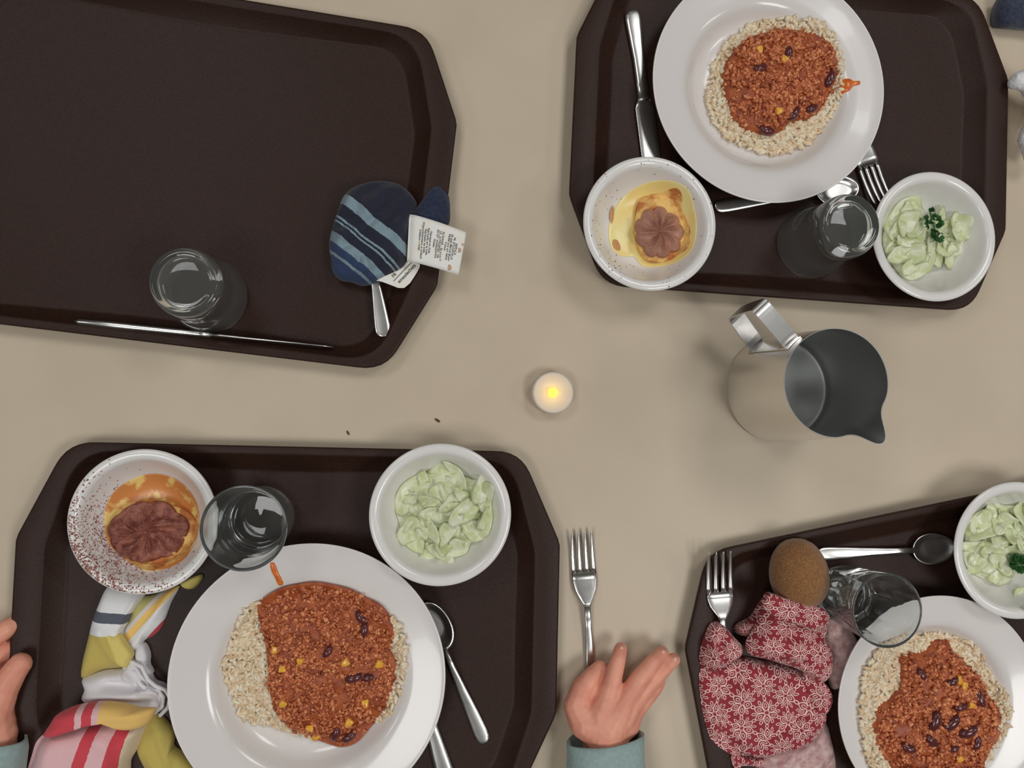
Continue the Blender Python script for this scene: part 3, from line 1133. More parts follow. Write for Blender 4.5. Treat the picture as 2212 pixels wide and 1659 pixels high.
meal(plate_ur,
     [(1540, 190), (1545, 235), (1565, 272), (1600, 300), (1650, 318), (1695, 322), (1740, 308), (1775, 275), (1804, 220), (1811, 180), (1800, 120), (1770, 70), (1700, 45), (1620, 55), (1565, 110)],
     [(1560, 170), (1572, 225), (1585, 262), (1622, 284), (1650, 290), (1685, 288), (1705, 266), (1745, 258), (1776, 236), (1795, 200), (1805, 165), (1795, 115), (1750, 75), (1690, 62), (1620, 78), (1575, 120)],
     [(1662, 278, -12, 1.15), (1757, 232, 25, 1.0), (1795, 168, 70, 1.2), (1715, 245, 50, 1.1), (1640, 150, 20, 1.0), (1700, 120, 80, 1.0)],
     [(1682, 241), (1690, 130), (1640, 110)], 5,
     'grains of boiled rice at the foot of the chili on the upper right plate', 'chili with one large shiny bean at its edge on the upper right plate', n_mince=3400, chunk=1.15)
meal(plate_lr,
     [(1870, 1420), (1900, 1395), (1960, 1385), (2030, 1375), (2090, 1390), (2125, 1430), (2150, 1480), (2165, 1525), (2150, 1580), (2110, 1640), (2050, 1690), (1960, 1700), (1890, 1680), (1866, 1640), (1852, 1580), (1850, 1520), (1856, 1460)],
     [(1945, 1418), (2000, 1405), (2020, 1382), (2050, 1380), (2062, 1405), (2098, 1440), (2125, 1470), (2135, 1500), (2155, 1530), (2150, 1580), (2130, 1615), (2100, 1660), (2040, 1700), (1960, 1690), (1900, 1640), (1872, 1590), (1866, 1560),
      (1878, 1540), (1900, 1520), (1925, 1500), (1942, 1465)],
     [(2014, 1555, 70, 1.35), (2050, 1560, 40, 1.3), (2088, 1578, 22, 1.35), (2117, 1508, -75, 1.25), (2070, 1525, 10, 0.9), (2112, 1604, 70, 1.0), (2008, 1598, -40, 1.15), (1958, 1613, -25, 1.05), (1990, 1456, -60, 0.9), (2055, 1470, 25, 0.9), (2055, 1616, 10, 0.8)],
     [(2081, 1481), (2096, 1522), (2072, 1640), (2069, 1469)], 8,
     'grains of boiled rice along the upper left of the chili beside the red cloth', 'chili with many dark beans on the plate beside the red cloth', n_mince=4200, n_rice=1300, chunk=1.2)


def smear(name, px, z, label, pl, h=0.0012):
    poly = [tuple(q) for q in smooth_closed(world_poly(px, z), 4)]
    c = centroid(poly)
    V, Fc = blob_data(poly, lambda x, y, t: pl.z(x, y) + 0.0003 + h * (1 - t ** 3) ** 0.6, lambda x, y, t: pl.z(x, y) + 0.0002, 6, 40, c)
    o = mesh(name, offs(V, (c[0], c[1], pl.z(*c))), Fc, M['smear'], loc=(c[0], c[1], pl.z(*c)))
    return tag(o, label, 'sauce')


smear('sauce_smear', [(584, 1216), (594, 1216), (600, 1235), (608, 1252), (611, 1264), (600, 1266), (594, 1250), (587, 1236)], TF + 0.026, 'orange sauce streak running up the rim of the largest plate', plate_ll)
smear('sauce_smear', [(1817, 180), (1826, 166), (1840, 168), (1846, 173), (1859, 174), (1858, 182), (1846, 184), (1838, 193), (1820, 196)], TF + 0.026, 'orange sauce splash on the rim of the upper right plate', plate_ur, 0.0022)


# ------------------------------------------------------------------ cucumber salad
def slice_data(rng, L, w, th):
    """one bent, wavy slice of cucumber"""
    rings, seg = 4, 20
    bend, tw, cup = rng.uniform(-16, 30), rng.uniform(-26, 26), rng.uniform(-14, 22)
    ph = rng.uniform(0, 6)

    def pt(q, a):
        r = 1 + 0.12 * math.sin(3 * a + ph) + 0.06 * math.sin(5 * a + 2 * ph)
        x, y = L * q * r * math.cos(a), w * q * r * math.sin(a)
        z = bend * x * x + tw * x * y + cup * y * y + 0.0008 * math.sin(x * 330 + ph) * q + 0.0006 * math.sin(y * 500 + 2 * ph)
        return x, y, z
    V, Fc = [], []
    for dn in (0, th):
        V.append((0, 0, -dn))
        for i in range(1, rings + 1):
            for j in range(seg):
                x, y, z = pt(i / rings * (1 if dn == 0 or i < rings else 0.97), 2 * PI * j / seg)
                V.append((x, y, z - dn * (1 if i < rings else 0.75) - (0 if dn else (0.25 * th if i == rings else 0))))
    o = 1 + rings * seg
    for j in range(seg):
        k = (j + 1) % seg
        Fc += [(0, 1 + j, 1 + k), (o, o + 1 + k, o + 1 + j)]
        for i in range(rings - 1):
            a, b = 1 + i * seg, 1 + (i + 1) * seg
            Fc += [(a + j, b + j, b + k, a + k), (o + a + j, o + a + k, o + b + k, o + b + j)]
        e = 1 + (rings - 1) * seg
        Fc.append((e + j, o + e + j, o + e + k, e + k))
    return V, Fc


def salad(bowl, px, seed, n, label, h=0.012, pool=0.7, extra=()):
    rng = random.Random(seed)
    zf = TF + 0.016
    poly = [tuple(q) for q in smooth_closed(world_poly(px, zf), 4)]
    c = centroid(poly)
    t = empty('cucumber_salad', (bowl.c.x, bowl.c.y, TF + 0.006), 0, label, 'salad', 'portions of cucumber salad')
    org = t.location
    # thin dressing lying in the bottom of the bowl
    lv = bowl.o.location.z + 0.0098
    rp = 0.0300 * bowl.s
    V, Fc = lathe([(0, -0.0042), (rp * 0.6, -0.0040), (rp * 0.8, -0.0034), (rp * 1.0, -0.0010), (rp * 1.03, 0.0), (rp * 0.8, 0.0), (0, 0.0)], 64)
    V = [(x, y, lv + z - org.z) for x, y, z in V]
    mesh('dressing', V, [tuple(reversed(f)) for f in Fc], M['cream'], t)

    def top(x, y, q=None):
        b = max(bowl.z(x, y) + 0.0012, lv)
        if q is None:
            d, a = math.hypot(x - c[0], y - c[1]), math.atan2(y - c[1], x - c[0])
            q = min(1.0, d / (ray_poly(poly, c, a) + 1e-9))
        return b + h * max(0.0, 1 - q ** 3) ** 0.6 + (0.0025 * nz(x, y, seed, 90) + 0.0016 * nz(x, y, seed + 4, 200)) * (1 - q ** 4)
    V, Fc = blob_data(poly, top, lambda x, y, q: bowl.z(x, y) + 0.0004, 26, 90, c)
    mesh('creamed_cucumber', offs(V, org), Fc, M['cuke2'], t)
    pts = []
    k = 0
    while len(pts) < n and k < 6000:
        k += 1
        a, q = rng.uniform(0, 2 * PI), math.sqrt(rng.uniform(0, 1)) * 0.86
        r = ray_poly(poly, c, a) * q
        x, y = c[0] + r * math.cos(a), c[1] + r * math.sin(a)
        if bowl.z(x, y) < TF + 0.021 and all((x - u) ** 2 + (y - v) ** 2 > 0.0076 ** 2 for u, v, _, _ in pts):
            pts.append((x, y, q, a))
    for i, (x, y, q, a) in enumerate(pts):
        L, w = rng.uniform(0.0095, 0.0165), rng.uniform(0.0058, 0.0102)
        V, Fc = slice_data(rng, L, w, 0.0016)
        o = mesh('cucumber_slice', V, Fc, M['cuke'] if rng.random() < 0.5 else M['cuke2'], t)
        z = top(x, y) + rng.uniform(-0.0006, 0.0018)
        lim = bowl.z(x, y)
        ti = rng.gauss(0, 0.27)
        o.location = Vector((x, y, max(z, lim + 0.003))) - org
        # lean outwards down the heap, then turn
        e = Euler((0, 0, rng.uniform(0, 2 * PI))).to_quaternion()
        ax = Vector((-math.sin(a), math.cos(a), 0))
        o.rotation_mode = 'QUATERNION'
        o.rotation_quaternion = Quaternion(ax, 0.35 * q) @ Quaternion(Vector((math.cos(a + 1), math.sin(a + 1), 0)), ti) @ e
    for (x, y, L, w, ang) in extra:
        V, Fc = slice_data(rng, L, w, 0.0016)
        o = mesh('cucumber_slice', V, Fc, M['cuke'], t)
        q = W(x, y, TF + 0.012)
        o.location = Vector((q.x, q.y, max(bowl.z(q.x, q.y) + 0.0022, lv + 0.001))) - org
        o.rotation_euler = (0, 0, math.radians(ang))
    return t, top


sal1, top1 = salad(bowl_sal_ll, [(852, 1090), (865, 1050), (900, 1025), (935, 1020), (950, 1005), (995, 1012), (1000, 1032), (1030, 1035), (1062, 1045), (1060, 1085), (1062, 1120), (1050, 1155), (1020, 1170), (1005, 1195), (960, 1205), (905, 1195), (875, 1175), (865, 1140)], 11, 44,
              'cucumber salad heaped in the bowl with no parsley on it', 0.016)
sal2, top2 = salad(bowl_sal_ur, [(1912, 500), (1925, 450), (1950, 430), (1982, 430), (1992, 452), (2000, 470), (2030, 472), (2060, 468), (2078, 478), (2080, 505), (2074, 530), (2070, 552), (2040, 563), (2010, 580), (1985, 585), (1975, 605), (1950, 600), (1935, 570), (1915, 545)], 12, 34,
              'cucumber salad with a long parsley sprig on its right half', 0.013)
sal3, top3 = salad(bowl_sal_lr, [(2085, 1130), (2110, 1105), (2150, 1092), (2200, 1092), (2245, 1105), (2275, 1140), (2280, 1190), (2250, 1220), (2200, 1225), (2178, 1240), (2150, 1258), (2120, 1248), (2090, 1228), (2082, 1195), (2092, 1165)], 13, 40,
              'cucumber salad cut by the right edge, beside a teaspoon', 0.013, extra=((2180, 1275, 0.008, 0.004, 40), (2182, 1300, 0.011, 0.005, -20), (2130, 1215, 0.008, 0.005, 0)))


# ------------------------------------------------------------------ parsley
def parsley(px_path, leaves, top, seed, label):
    rng = random.Random(seed)
    zf = TF + 0.024
    c = W(*px_path[0], zf)
    zt = max(top(W(*p, zf).x, W(*p, zf).y) for p in px_path) + 0.0060
    t = empty('parsley_sprig', (c.x, c.y, zt), 0, label, 'herb', 'parsley sprigs')
    org = t.location
    P = [W(p[0], p[1], zt) - org for p in px_path]
    rings = []
    for i, p in enumerate(P):
        ring = []
        for k in range(6):
            a = PI * k / 3
            ring.append((p.x + 0.0009 * math.cos(a), p.y + 0.0009 * math.cos(a), p.z + 0.0009 * math.sin(a)))
        rings.append(ring)
    d0 = (P[-1] - P[0]).normalized()
    e0 = Vector((-d0.y, d0.x, 0))
    rings = []
    for p in P:
        rings.append([(p + e0 * 0.0009 * math.cos(PI * k / 3) + Vector((0, 0, 0.0009 * math.sin(PI * k / 3))))[:] for k in range(6)])
    V, Fc = loft(rings)
    mesh('stem', V, Fc, M['parsley'], t)
    for (x, y, ang, s) in leaves:
        w = W(x, y, zt) - org
        V, Fc = [], []
        # three curly fan lobes, deeply toothed
        for lobe in (-0.85, 0.0, 0.85):
            n = 9
            b = len(V)
            V.append((0, 0, 0))
            R = s * (1.0 if lobe == 0 else 0.85)
            for j in range(n):
                a = lobe + (j / (n - 1) - 0.5) * 1.05
                r = R * (1.0 if j % 2 == 0 else 0.84) * (1 - 0.35 * abs(j / (n - 1) - 0.5))
                V.append((r * 0.55 * math.cos(a), r * 0.55 * math.sin(a), 0.0006 + 0.0009 * math.sin(j * 2.1)))
            for j in range(n):
                a = lobe + (j / (n - 1) - 0.5) * 1.05
                r = R * (1.0 if j % 2 == 0 else 0.84) * (1 - 0.35 * abs(j / (n - 1) - 0.5))
                V.append((r * math.cos(a), r * math.sin(a), rng.uniform(-0.0006, 0.0022)))
            for j in range(n - 1):
                Fc += [(b, b + 1 + j, b + 2 + j), (b + 1 + j, b + 1 + n + j, b + 2 + n + j, b + 2 + j)]
        nv = len(V)
        V2 = V + [(q[0], q[1], q[2] - 0.0004) for q in V]
        F2 = Fc + [tuple(reversed([i + nv for i in f])) for f in Fc]
        o = mesh('leaflet', V2, F2, M['parsley'], t, smooth=False)
        o.location = w + Vector((0, 0, 0.0008))
        o.rotation_euler = (rng.uniform(-0.35, 0.35), rng.uniform(-0.4, 0.2), math.radians(ang))


parsley([(2008, 452), (2012, 470), (2018, 490), (2020, 505), (2022, 515)],
        [(2010, 458, 80, 0.0052), (2004, 474, 160, 0.0062), (2016, 476, 30, 0.0085), (2020, 482, -10, 0.0085), (2016, 484, 100, 0.007), (2004, 486, 200, 0.006), (2021, 505, 200, 0.0068), (2024, 510, -30, 0.009), (2020, 510, -100, 0.0062), (2018, 496, 250, 0.005)], top2, 2,
        'dark green curly parsley sprig on the salad beside the upside down glass')
parsley([(2184, 1206), (2192, 1212), (2200, 1218), (2212, 1224), (2222, 1226)],
        [(2194, 1210, 150, 0.0085), (2198, 1214, 100, 0.009), (2204, 1218, 60, 0.0095), (2196, 1218, 210, 0.0085), (2202, 1222, 260, 0.0085), (2210, 1222, 300, 0.009), (2212, 1214, 40, 0.009), (2190, 1220, 190, 0.006)], top3, 3,
        'dark green parsley tuft on the salad at the right edge')


# ------------------------------------------------------------------ desserts
def dessert(bowl, custard_px, past_px, rose, label, custard_m, mousse_m, past_h=0.010, hm=0.011, lobes=9, blobs=(), swirl=0.25, rough=0.0006, sc=0.16, base_k=0.42):
    zf = TF + 0.012
    t = empty('dessert', (bowl.c.x, bowl.c.y, TF + 0.006), 0, label, 'dessert', 'desserts with piped mousse')
    org = t.location
    cp = [tuple(q) for q in smooth_closed(world_poly(custard_px, TF + 0.009), 4)]
    V, Fc = blob_data(cp, lambda x, y, q: bowl.z(x, y) + 0.0004 + 0.0022 * (1 - q ** 8) ** 0.5, lambda x, y, q: bowl.z(x, y) + 0.0003, 14, 72)
    cu = mesh('custard', offs(V, org), Fc, custard_m, t)
    for (fpx, m_) in blobs:
        fp = [tuple(q) for q in smooth_closed(world_poly(fpx, TF + 0.011), 3)]
        V, Fc = blob_data(fp, lambda x, y, q: bowl.z(x, y) + 0.0027 + 0.0006 * (1 - q ** 3), lambda x, y, q: bowl.z(x, y) + 0.0024, 4, 24)
        mesh('brown_fleck', offs(V, org), Fc, m_, t)
    pp = [tuple(q) for q in smooth_closed(world_poly(past_px, zf), 4)]
    pc = centroid(pp)

    def ptop(x, y, q=0.5):
        return bowl.z(*pc) + 0.0026 + past_h * (0.6 + 0.4 * max(0, 1 - q ** 6)) + 0.0009 * nz(x, y, 2, 240) + 0.0012 * nz(x, y, 7, 90)
    V, Fc = blob_data(pp, ptop, lambda x, y, q: max(bowl.z(x, y) + 0.0028, bowl.z(*pc) + 0.0026), 16, 80, pc)
    mesh('sponge_slice', offs(V, org), Fc, M['pastry'], t)
    (rx, ry, ra, rb, rot) = rose
    zr = ptop(*pc, 0.3) + 0.0004
    w = W(rx, ry, zr)
    V, Fc = [], []
    rings, seg = 22, 180
    a_, b_ = rad(rx, ry, ra, zr), rad(rx, ry, rb, zr)
    V.append((0, 0, hm * 0.62))
    for i in range(1, rings + 1):
        q = i / rings
        for j in range(seg):
            an = 2 * PI * j / seg
            k = (1 - abs(math.sin(0.5 * lobes * (an + swirl * q + 0.12 * nz(math.cos(an), math.sin(an), 2, 1.5))))) ** 0.8
            kk = abs(math.cos(0.5 * lobes * (an + swirl * q))) ** 0.5
            rr = q * (1 - sc * (1 - kk)) * (1 + 0.10 * nz(math.cos(an), math.sin(an), 4, 1.7))
            x, y = a_ * rr * math.cos(an), b_ * rr * math.sin(an)
            z = hm * (max(0, 1 - q ** 2.6) ** 0.8) * (base_k + (1.06 - base_k) * k * min(1, q * 2.5) * (0.75 + 0.5 * nz(math.cos(an), math.sin(an), 9, 2.2))) - 0.0020 * math.exp(-(q / 0.10) ** 2)
            z += rough * nz(x, y, 1, 420) + rough * 1.8 * nz(x, y, 5, 130)
            if i == rings:
                z = -0.0012
            V.append((x, y, z))
    for j in range(seg):
        k = (j + 1) % seg
        Fc.append((0, 1 + j, 1 + k))
        for i in range(rings - 1):
            a, b = 1 + i * seg, 1 + (i + 1) * seg
            Fc.append((a + j, b + j, b + k, a + k))
    Fc.append(tuple(reversed(range(1 + (rings - 1) * seg, 1 + rings * seg))))
    cr, sr = math.cos(rot), math.sin(rot)
    V = [(x * cr - y * sr + w.x - org.x, x * sr + y * cr + w.y - org.y, z + zr - org.z) for x, y, z in V]
    mesh('mousse', V, Fc, mousse_m, t)
    return t


M['fleck'] = mat('brown_sugar_fleck', A(170, 122, 78), 0.4)
dessert(bowl_des_ur, [(1311, 505), (1318, 470), (1340, 432), (1375, 410), (1410, 405), (1445, 415), (1470, 440), (1485, 490), (1482, 535), (1465, 565), (1430, 580), (1385, 578), (1368, 556), (1340, 556), (1318, 540)],
        [(1376, 440), (1392, 428), (1418, 424), (1445, 421), (1460, 440), (1462, 458), (1476, 490), (1478, 520), (1472, 545), (1445, 565), (1415, 570), (1388, 562), (1375, 535), (1366, 500), (1370, 470)],
        (1423, 502, 54, 57, 0.3), 'pink brown mousse rosette on sponge in pale yellow custard', M['custard'], M['mousse'], 0.011, 0.013, 9,
        (([(1320, 448), (1323, 462), (1322, 478), (1318, 486), (1314, 470), (1316, 456)], M['fleck']), ([(1323, 520), (1332, 521), (1338, 534), (1336, 543), (1326, 541), (1321, 530)], M['fleck'])))
dessert(bowl_des_ll, [(232, 1130), (238, 1085), (262, 1052), (300, 1030), (345, 1022), (392, 1038), (425, 1075), (436, 1115), (430, 1165), (405, 1205), (350, 1226), (290, 1212), (245, 1175)],
        [(243, 1145), (262, 1112), (300, 1096), (350, 1090), (392, 1098), (424, 1124), (424, 1165), (405, 1195), (370, 1216), (332, 1227), (290, 1212), (255, 1182)],
        (318, 1148, 86, 70, 0.1), 'cocoa dusted brown mousse on sponge in caramel custard, left bowl', M['caramel'], M['mousse_d'], 0.011, 0.017, 7, (), 0.8, 0.0020, 0.08, 0.30)


def specks(bowl, n, seed, m, label, region, smin, smax, name, kind='stuff'):
    rng = random.Random(seed)
    items = []
    while len(items) < n:
        p = region(rng)
        if p is None:
            continue
        x, y = p
        d = math.hypot(x - bowl.c.x, y - bowl.c.y)
        if d > bowl.R * 0.985:
            continue
        s = rng.uniform(smin, smax)
        z = bowl.z(x, y) + s * 0.25
        items.append((Vector((x - bowl.c.x, y - bowl.c.y, z - TF)), (s * rng.uniform(0.8, 1.6), s, s * 0.5), Euler((0, 0, rng.uniform(0, 6.3))).to_quaternion()))
    o = scatter(name, items, ICO1, m, None, seed, 0.4)
    o.location = (bowl.c.x, bowl.c.y, TF)
    return tag(o, label, 'topping', None, kind)


def reg_ll(rng):
    a = math.radians(rng.gauss(218, 34))
    r = bowl_des_ll.R * min(0.97, rng.uniform(0.5, 0.98))
    if rng.random() < 0.10:
        a = math.radians(rng.uniform(150, 330))
    x, y = bowl_des_ll.c.x + r * math.cos(a), bowl_des_ll.c.y + r * math.sin(a)
    return (x, y)


def reg_ur(rng):
    a, r = rng.uniform(0, 2 * PI), bowl_des_ur.R * rng.uniform(0.55, 0.98)
    return (bowl_des_ur.c.x + r * math.cos(a), bowl_des_ur.c.y + r * math.sin(a))


specks(bowl_des_ll, 2300, 5, M['cocoa'], 'cocoa powder strewn over the lower left side of the dusted bowl', reg_ll, 0.00028, 0.00075, 'cocoa_powder')
specks(bowl_des_ur, 130, 6, M['speck'], 'tiny brown specks scattered over the inside of the speckled bowl', reg_ur, 0.0002, 0.0007, 'chocolate_specks')


# ------------------------------------------------------------------ cloths
class Cloth:
    def __init__(s):
        s.V, s.F, s.fm, s.uv = [], [], [], []

    def lobe(s, px, z0, h, mi, uvf, ridges=(), amp=0.0008, ns=70, edge=5, pw=0.6, seg=110, rings=26, pleat=None, centre=None):
        """one rounded fold: outline px, base height z0, thickness h; ridges: (p0, p1, height, width in px)"""
        zm = z0 + h * 0.6
        poly = [tuple(q) for q in smooth_closed(world_poly(px, zm), 4)]
        rd = [(W(*a, zm), W(*b, zm), hh, rad(a[0], a[1], wd, zm)) for a, b, hh, wd in ridges]
        cen = None if centre is None else tuple(W(*centre, zm)[:2])

        def top(x, y, t):
            z = z0 + 0.0006 + h * max(0.0, 1 - t ** edge) ** pw
            w = 1 - t ** 5
            z += w * amp * (nz(x, y, 3 + z0 * 900, ns) + 0.6 * nz(x, y, 8, ns * 2.3))
            for a, b, hh, wd in rd:
                ex, ey = b.x - a.x, b.y - a.y
                l2 = ex * ex + ey * ey
                u = max(0.0, min(1.0, ((x - a.x) * ex + (y - a.y) * ey) / l2))
                d = math.hypot(x - a.x - u * ex, y - a.y - u * ey)
                z += hh * math.exp(-(d / wd) ** 2) * max(0, 1 - t ** 8)
            if pleat:
                an, wl, am = pleat
                ph = (x * math.cos(an) + y * math.sin(an) + 0.010 * nz(x, y, 12, 28)) * 2 * PI / wl
                z += am * (abs(math.sin(ph / 2)) - 0.6) * (0.6 + 0.8 * nz(x, y, 15, 40)) * (1 - t ** 6)
            return max(z, z0 + 0.0006, bot(x, y, t) + 0.0008)

        def bot(x, y, t):
            return max(z0, tray_z(x, y) + 0.0004)
        V, Fc = blob_data(poly, top, bot, rings, seg, cen)
        o = len(s.V)
        s.V += V
        s.F += [tuple(i + o for i in f) for f in Fc]
        s.fm += [mi] * len(Fc)
        s.uv += [uvf(v) for v in V]

    def build(s, name, mats, label, cat):
        b = Vector((sum(v[0] for v in s.V) / len(s.V), sum(v[1] for v in s.V) / len(s.V), min(v[2] for v in s.V)))
        o = mesh(name, offs(s.V, b), s.F, mats, None, True, b, None, s.fm, s.uv)
        return tag(o, label, cat)


def uv_line(p0, p1, z=0.015, u0=0.0, u1=1.0):
    a, b = W(*p0, z), W(*p1, z)
    e = Vector((b.x - a.x, b.y - a.y))
    l2 = e.length_squared

    def f(v):
        u = ((v[0] - a.x) * e.x + (v[1] - a.y) * e.y) / l2
        return (u0 + (u1 - u0) * u, ((v[0] - a.x) * -e.y + (v[1] - a.y) * e.x) / l2)
    return f


# red printed cloth
RED, PALE = A(126, 34, 44), A(206, 172, 166)
M['red_print'] = petal_print('red_petal_print', RED, PALE)
M['red_back'] = mat('faded_pink_reverse', A(150, 112, 112), 0.9, col2=A(188, 164, 158), nscale=150, lo=0.35, hi=0.7, bump=0.5, bscale=500, sheen=0.3)


def uv_print(ang, ox, oy, rep=0.0245, sq=1.0, warp=0.0):
    ca, sa = math.cos(math.radians(ang)), math.sin(math.radians(ang))

    def f(v):
        x, y = v[0] + warp * nz(v[0], v[1], 2, 40), v[1] + warp * nz(v[0], v[1], 6, 40)
        return ((ca * x + sa * y) / rep + ox, (-sa * x + ca * y) / rep * sq + oy)
    return f


rc_ = Cloth()
# pale underside first (right and bottom)
rc_.lobe([(1790, 1340), (1812, 1335), (1840, 1360), (1860, 1400), (1850, 1440), (1830, 1480), (1800, 1490), (1785, 1440), (1780, 1380)], TF + 0.0003, 0.007, 1, uv_print(0, 0, 0), [((1800, 1350), (1840, 1440), 0.002, 14)])
rc_.lobe([(1650, 1640), (1700, 1615), (1750, 1585), (1785, 1560), (1800, 1600), (1810, 1660), (1800, 1720), (1700, 1730), (1650, 1690)], TF + 0.0003, 0.009, 1, uv_print(0, 0, 0), [((1680, 1650), (1780, 1590), 0.004, 12), ((1700, 1700), (1795, 1620), 0.003, 10)])
# small tail sticking out to the left of the upper lobe
rc_.lobe([(1590, 1362), (1600, 1348), (1625, 1335), (1640, 1312), (1655, 1292), (1668, 1300), (1672, 1330), (1655, 1362), (1625, 1376), (1600, 1375)], TF + 0.0003, 0.011, 0, uv_print(60, 0.2, 0.1, 0.021, 1.5), [((1600, 1362), (1660, 1318), 0.003, 8)])
# big lower lobe
rc_.lobe([(1512, 1455), (1528, 1430), (1552, 1440), (1580, 1430), (1600, 1424), (1640, 1428), (1700, 1440), (1745, 1450), (1775, 1470), (1792, 1490), (1800, 1515), (1785, 1550), (1775, 1585), (1745, 1612), (1690, 1628), (1640, 1640), (1600, 1638), (1565, 1620), (1540, 1600), (1525, 1560), (1515, 1510)],
         TF + 0.0005, 0.019, 0, uv_print(93, 0.30, 0.10, 0.0245, 1.0, 0.003),
         [((1560, 1470), (1590, 1450), -0.006, 12), ((1745, 1455), (1760, 1500), 0.004, 9), ((1755, 1510), (1690, 1575), -0.004, 10), ((1640, 1585), (1745, 1560), 0.0035, 12), ((1560, 1590), (1640, 1625), -0.0025, 10),
          ((1535, 1480), (1545, 1570), 0.003, 14), ((1780, 1500), (1740, 1590), 0.003, 8), ((1575, 1500), (1620, 1480), 0.003, 12), ((1600, 1600), (1690, 1600), 0.003, 8), ((1700, 1610), (1770, 1580), -0.004, 7), ((1660, 1450), (1700, 1480), 0.002, 9)], 0.0026, 75, pleat=(1.0, 0.034, 0.006))
# gathered tail at the bottom left
rc_.lobe([(1572, 1622), (1600, 1632), (1640, 1640), (1655, 1640), (1650, 1660), (1620, 1655), (1590, 1656), (1575, 1645)], TF + 0.0003, 0.006, 0, uv_print(30, 0.1, 0.4, 0.02), [((1580, 1635), (1640, 1650), 0.002, 5)])
# knot-like lobe over the fork
rc_.lobe([(1530, 1372), (1540, 1352), (1558, 1347), (1575, 1360), (1590, 1378), (1608, 1398), (1602, 1420), (1585, 1432), (1570, 1446), (1558, 1440), (1545, 1455), (1525, 1452), (1516, 1430), (1520, 1400)], TF + 0.012, 0.017, 0, uv_print(75, 0.45, 0.25, 0.0225, 1.1, 0.002),
         [((1550, 1395), (1570, 1440), -0.006, 9), ((1530, 1385), (1545, 1440), 0.004, 8), ((1575, 1375), (1598, 1410), 0.003, 8), ((1552, 1360), (1560, 1400), -0.003, 5)], 0.0024, 110)
# upper lobe folded over the lower one
rc_.lobe([(1618, 1392), (1632, 1365), (1650, 1325), (1656, 1292), (1668, 1282), (1700, 1294), (1735, 1304), (1762, 1308), (1785, 1318), (1798, 1338), (1795, 1362), (1788, 1385), (1800, 1400), (1806, 1432), (1800, 1466), (1778, 1482), (1760, 1470), (1735, 1452), (1700, 1440), (1660, 1428), (1625, 1418)],
         TF + 0.018, 0.014, 0, uv_print(112, 0.05, 0.2, 0.0225, 1.0, 0.003),
         [((1700, 1378), (1790, 1362), -0.005, 10), ((1670, 1372), (1720, 1385), 0.003, 10), ((1770, 1320), (1755, 1365), 0.003, 8), ((1690, 1395), (1745, 1465), 0.003, 10), ((1755, 1400), (1790, 1460), -0.003, 9), ((1640, 1385), (1680, 1300), 0.002, 12), ((1664, 1292), (1790, 1328), 0.012, 14), ((1720, 1320), (1700, 1370), -0.003, 9), ((1640, 1400), (1750, 1420), 0.003, 8)], 0.0024, 85, pleat=(2.3, 0.026, 0.006))
for px_, z_, h_, a_, rr_ in (
        ([(1512, 1455), (1528, 1432), (1550, 1446), (1560, 1490), (1566, 1540), (1560, 1590), (1540, 1602), (1524, 1560), (1514, 1505)], 0.0165, 0.0075, 78, [((1530, 1450), (1545, 1580), 0.002, 8)]),
        ([(1742, 1452), (1775, 1470), (1795, 1490), (1802, 1518), (1784, 1548), (1764, 1540), (1752, 1515), (1736, 1486)], 0.0200, 0.0065, 120, [((1752, 1470), (1785, 1530), 0.002, 7)]),
        ([(1612, 1622), (1640, 1590), (1690, 1570), (1730, 1552), (1775, 1540), (1790, 1552), (1776, 1586), (1745, 1612), (1692, 1628), (1640, 1640)], 0.0180, 0.0070, 100, [((1650, 1610), (1770, 1565), 0.003, 9)])):
    rc_.lobe(px_, z_, h_, 0, uv_print(a_, 0.2 + a_ * 0.01, 0.35, 0.0235, 1.0, 0.002), rr_, 0.0020, 90, edge=4)
rc_.lobe([(1652, 1312), (1660, 1290), (1672, 1284), (1702, 1294), (1742, 1304), (1786, 1319), (1795, 1342), (1770, 1362), (1720, 1350), (1676, 1336)], 0.0435, 0.0055, 0, uv_print(112, 0.15, 0.3, 0.0225, 1.0, 0.003), [((1680, 1300), (1780, 1335), 0.002, 9)], 0.0012, 90)
rc_.build('printed_cloth', [M['red_print'], M['red_back']], 'crumpled dark red cloth printed with white outlined petals, on the lower right tray', 'cloth')

# striped towel on the lower left tray
WHT, NVY, MUS, GRY = A(194, 194, 194), A(72, 76, 86), A(164, 148, 76), A(178, 172, 174)
RD, PNK, CRM, ORG, OLV = A(176, 56, 66), A(194, 156, 158), A(190, 172, 148), A(212, 164, 94), A(158, 152, 96)
S = [stripes('towel_white_navy_mustard', [(0.0, WHT), (0.205, NVY), (0.325, WHT), (0.47, MUS), (1.0, MUS)]),
     stripes('towel_orange_white_red', [(0.0, OLV), (0.20, GRY), (0.30, ORG), (0.50, WHT), (0.80, RD)]),
     stripes('towel_grey_white', [(0.0, A(188, 185, 187)), (1.0, A(186, 183, 186))]),
     stripes('towel_pink_red', [(0.0, PNK), (0.42, RD), (0.50, PNK), (0.60, RD), (0.68, CRM)]),
     stripes('towel_red_band', [(0.0, MUS), (0.06, RD), (0.39, PNK), (0.45, RD), (0.54, PNK), (0.60, ORG)]),
     stripes('towel_mustard', [(0.0, MUS), (1.0, MUS)]),
     stripes('towel_pale_lit_mustard', [(0.0, A(186, 170, 96)), (1.0, MUS)])]
ct = Cloth()
ct.lobe([(388, 1262), (402, 1252), (420, 1244), (433, 1241), (438, 1248), (430, 1262), (415, 1273), (398, 1272)], TF + 0.0003, 0.006, 6, uv_line((380, 1260), (440, 1260)))
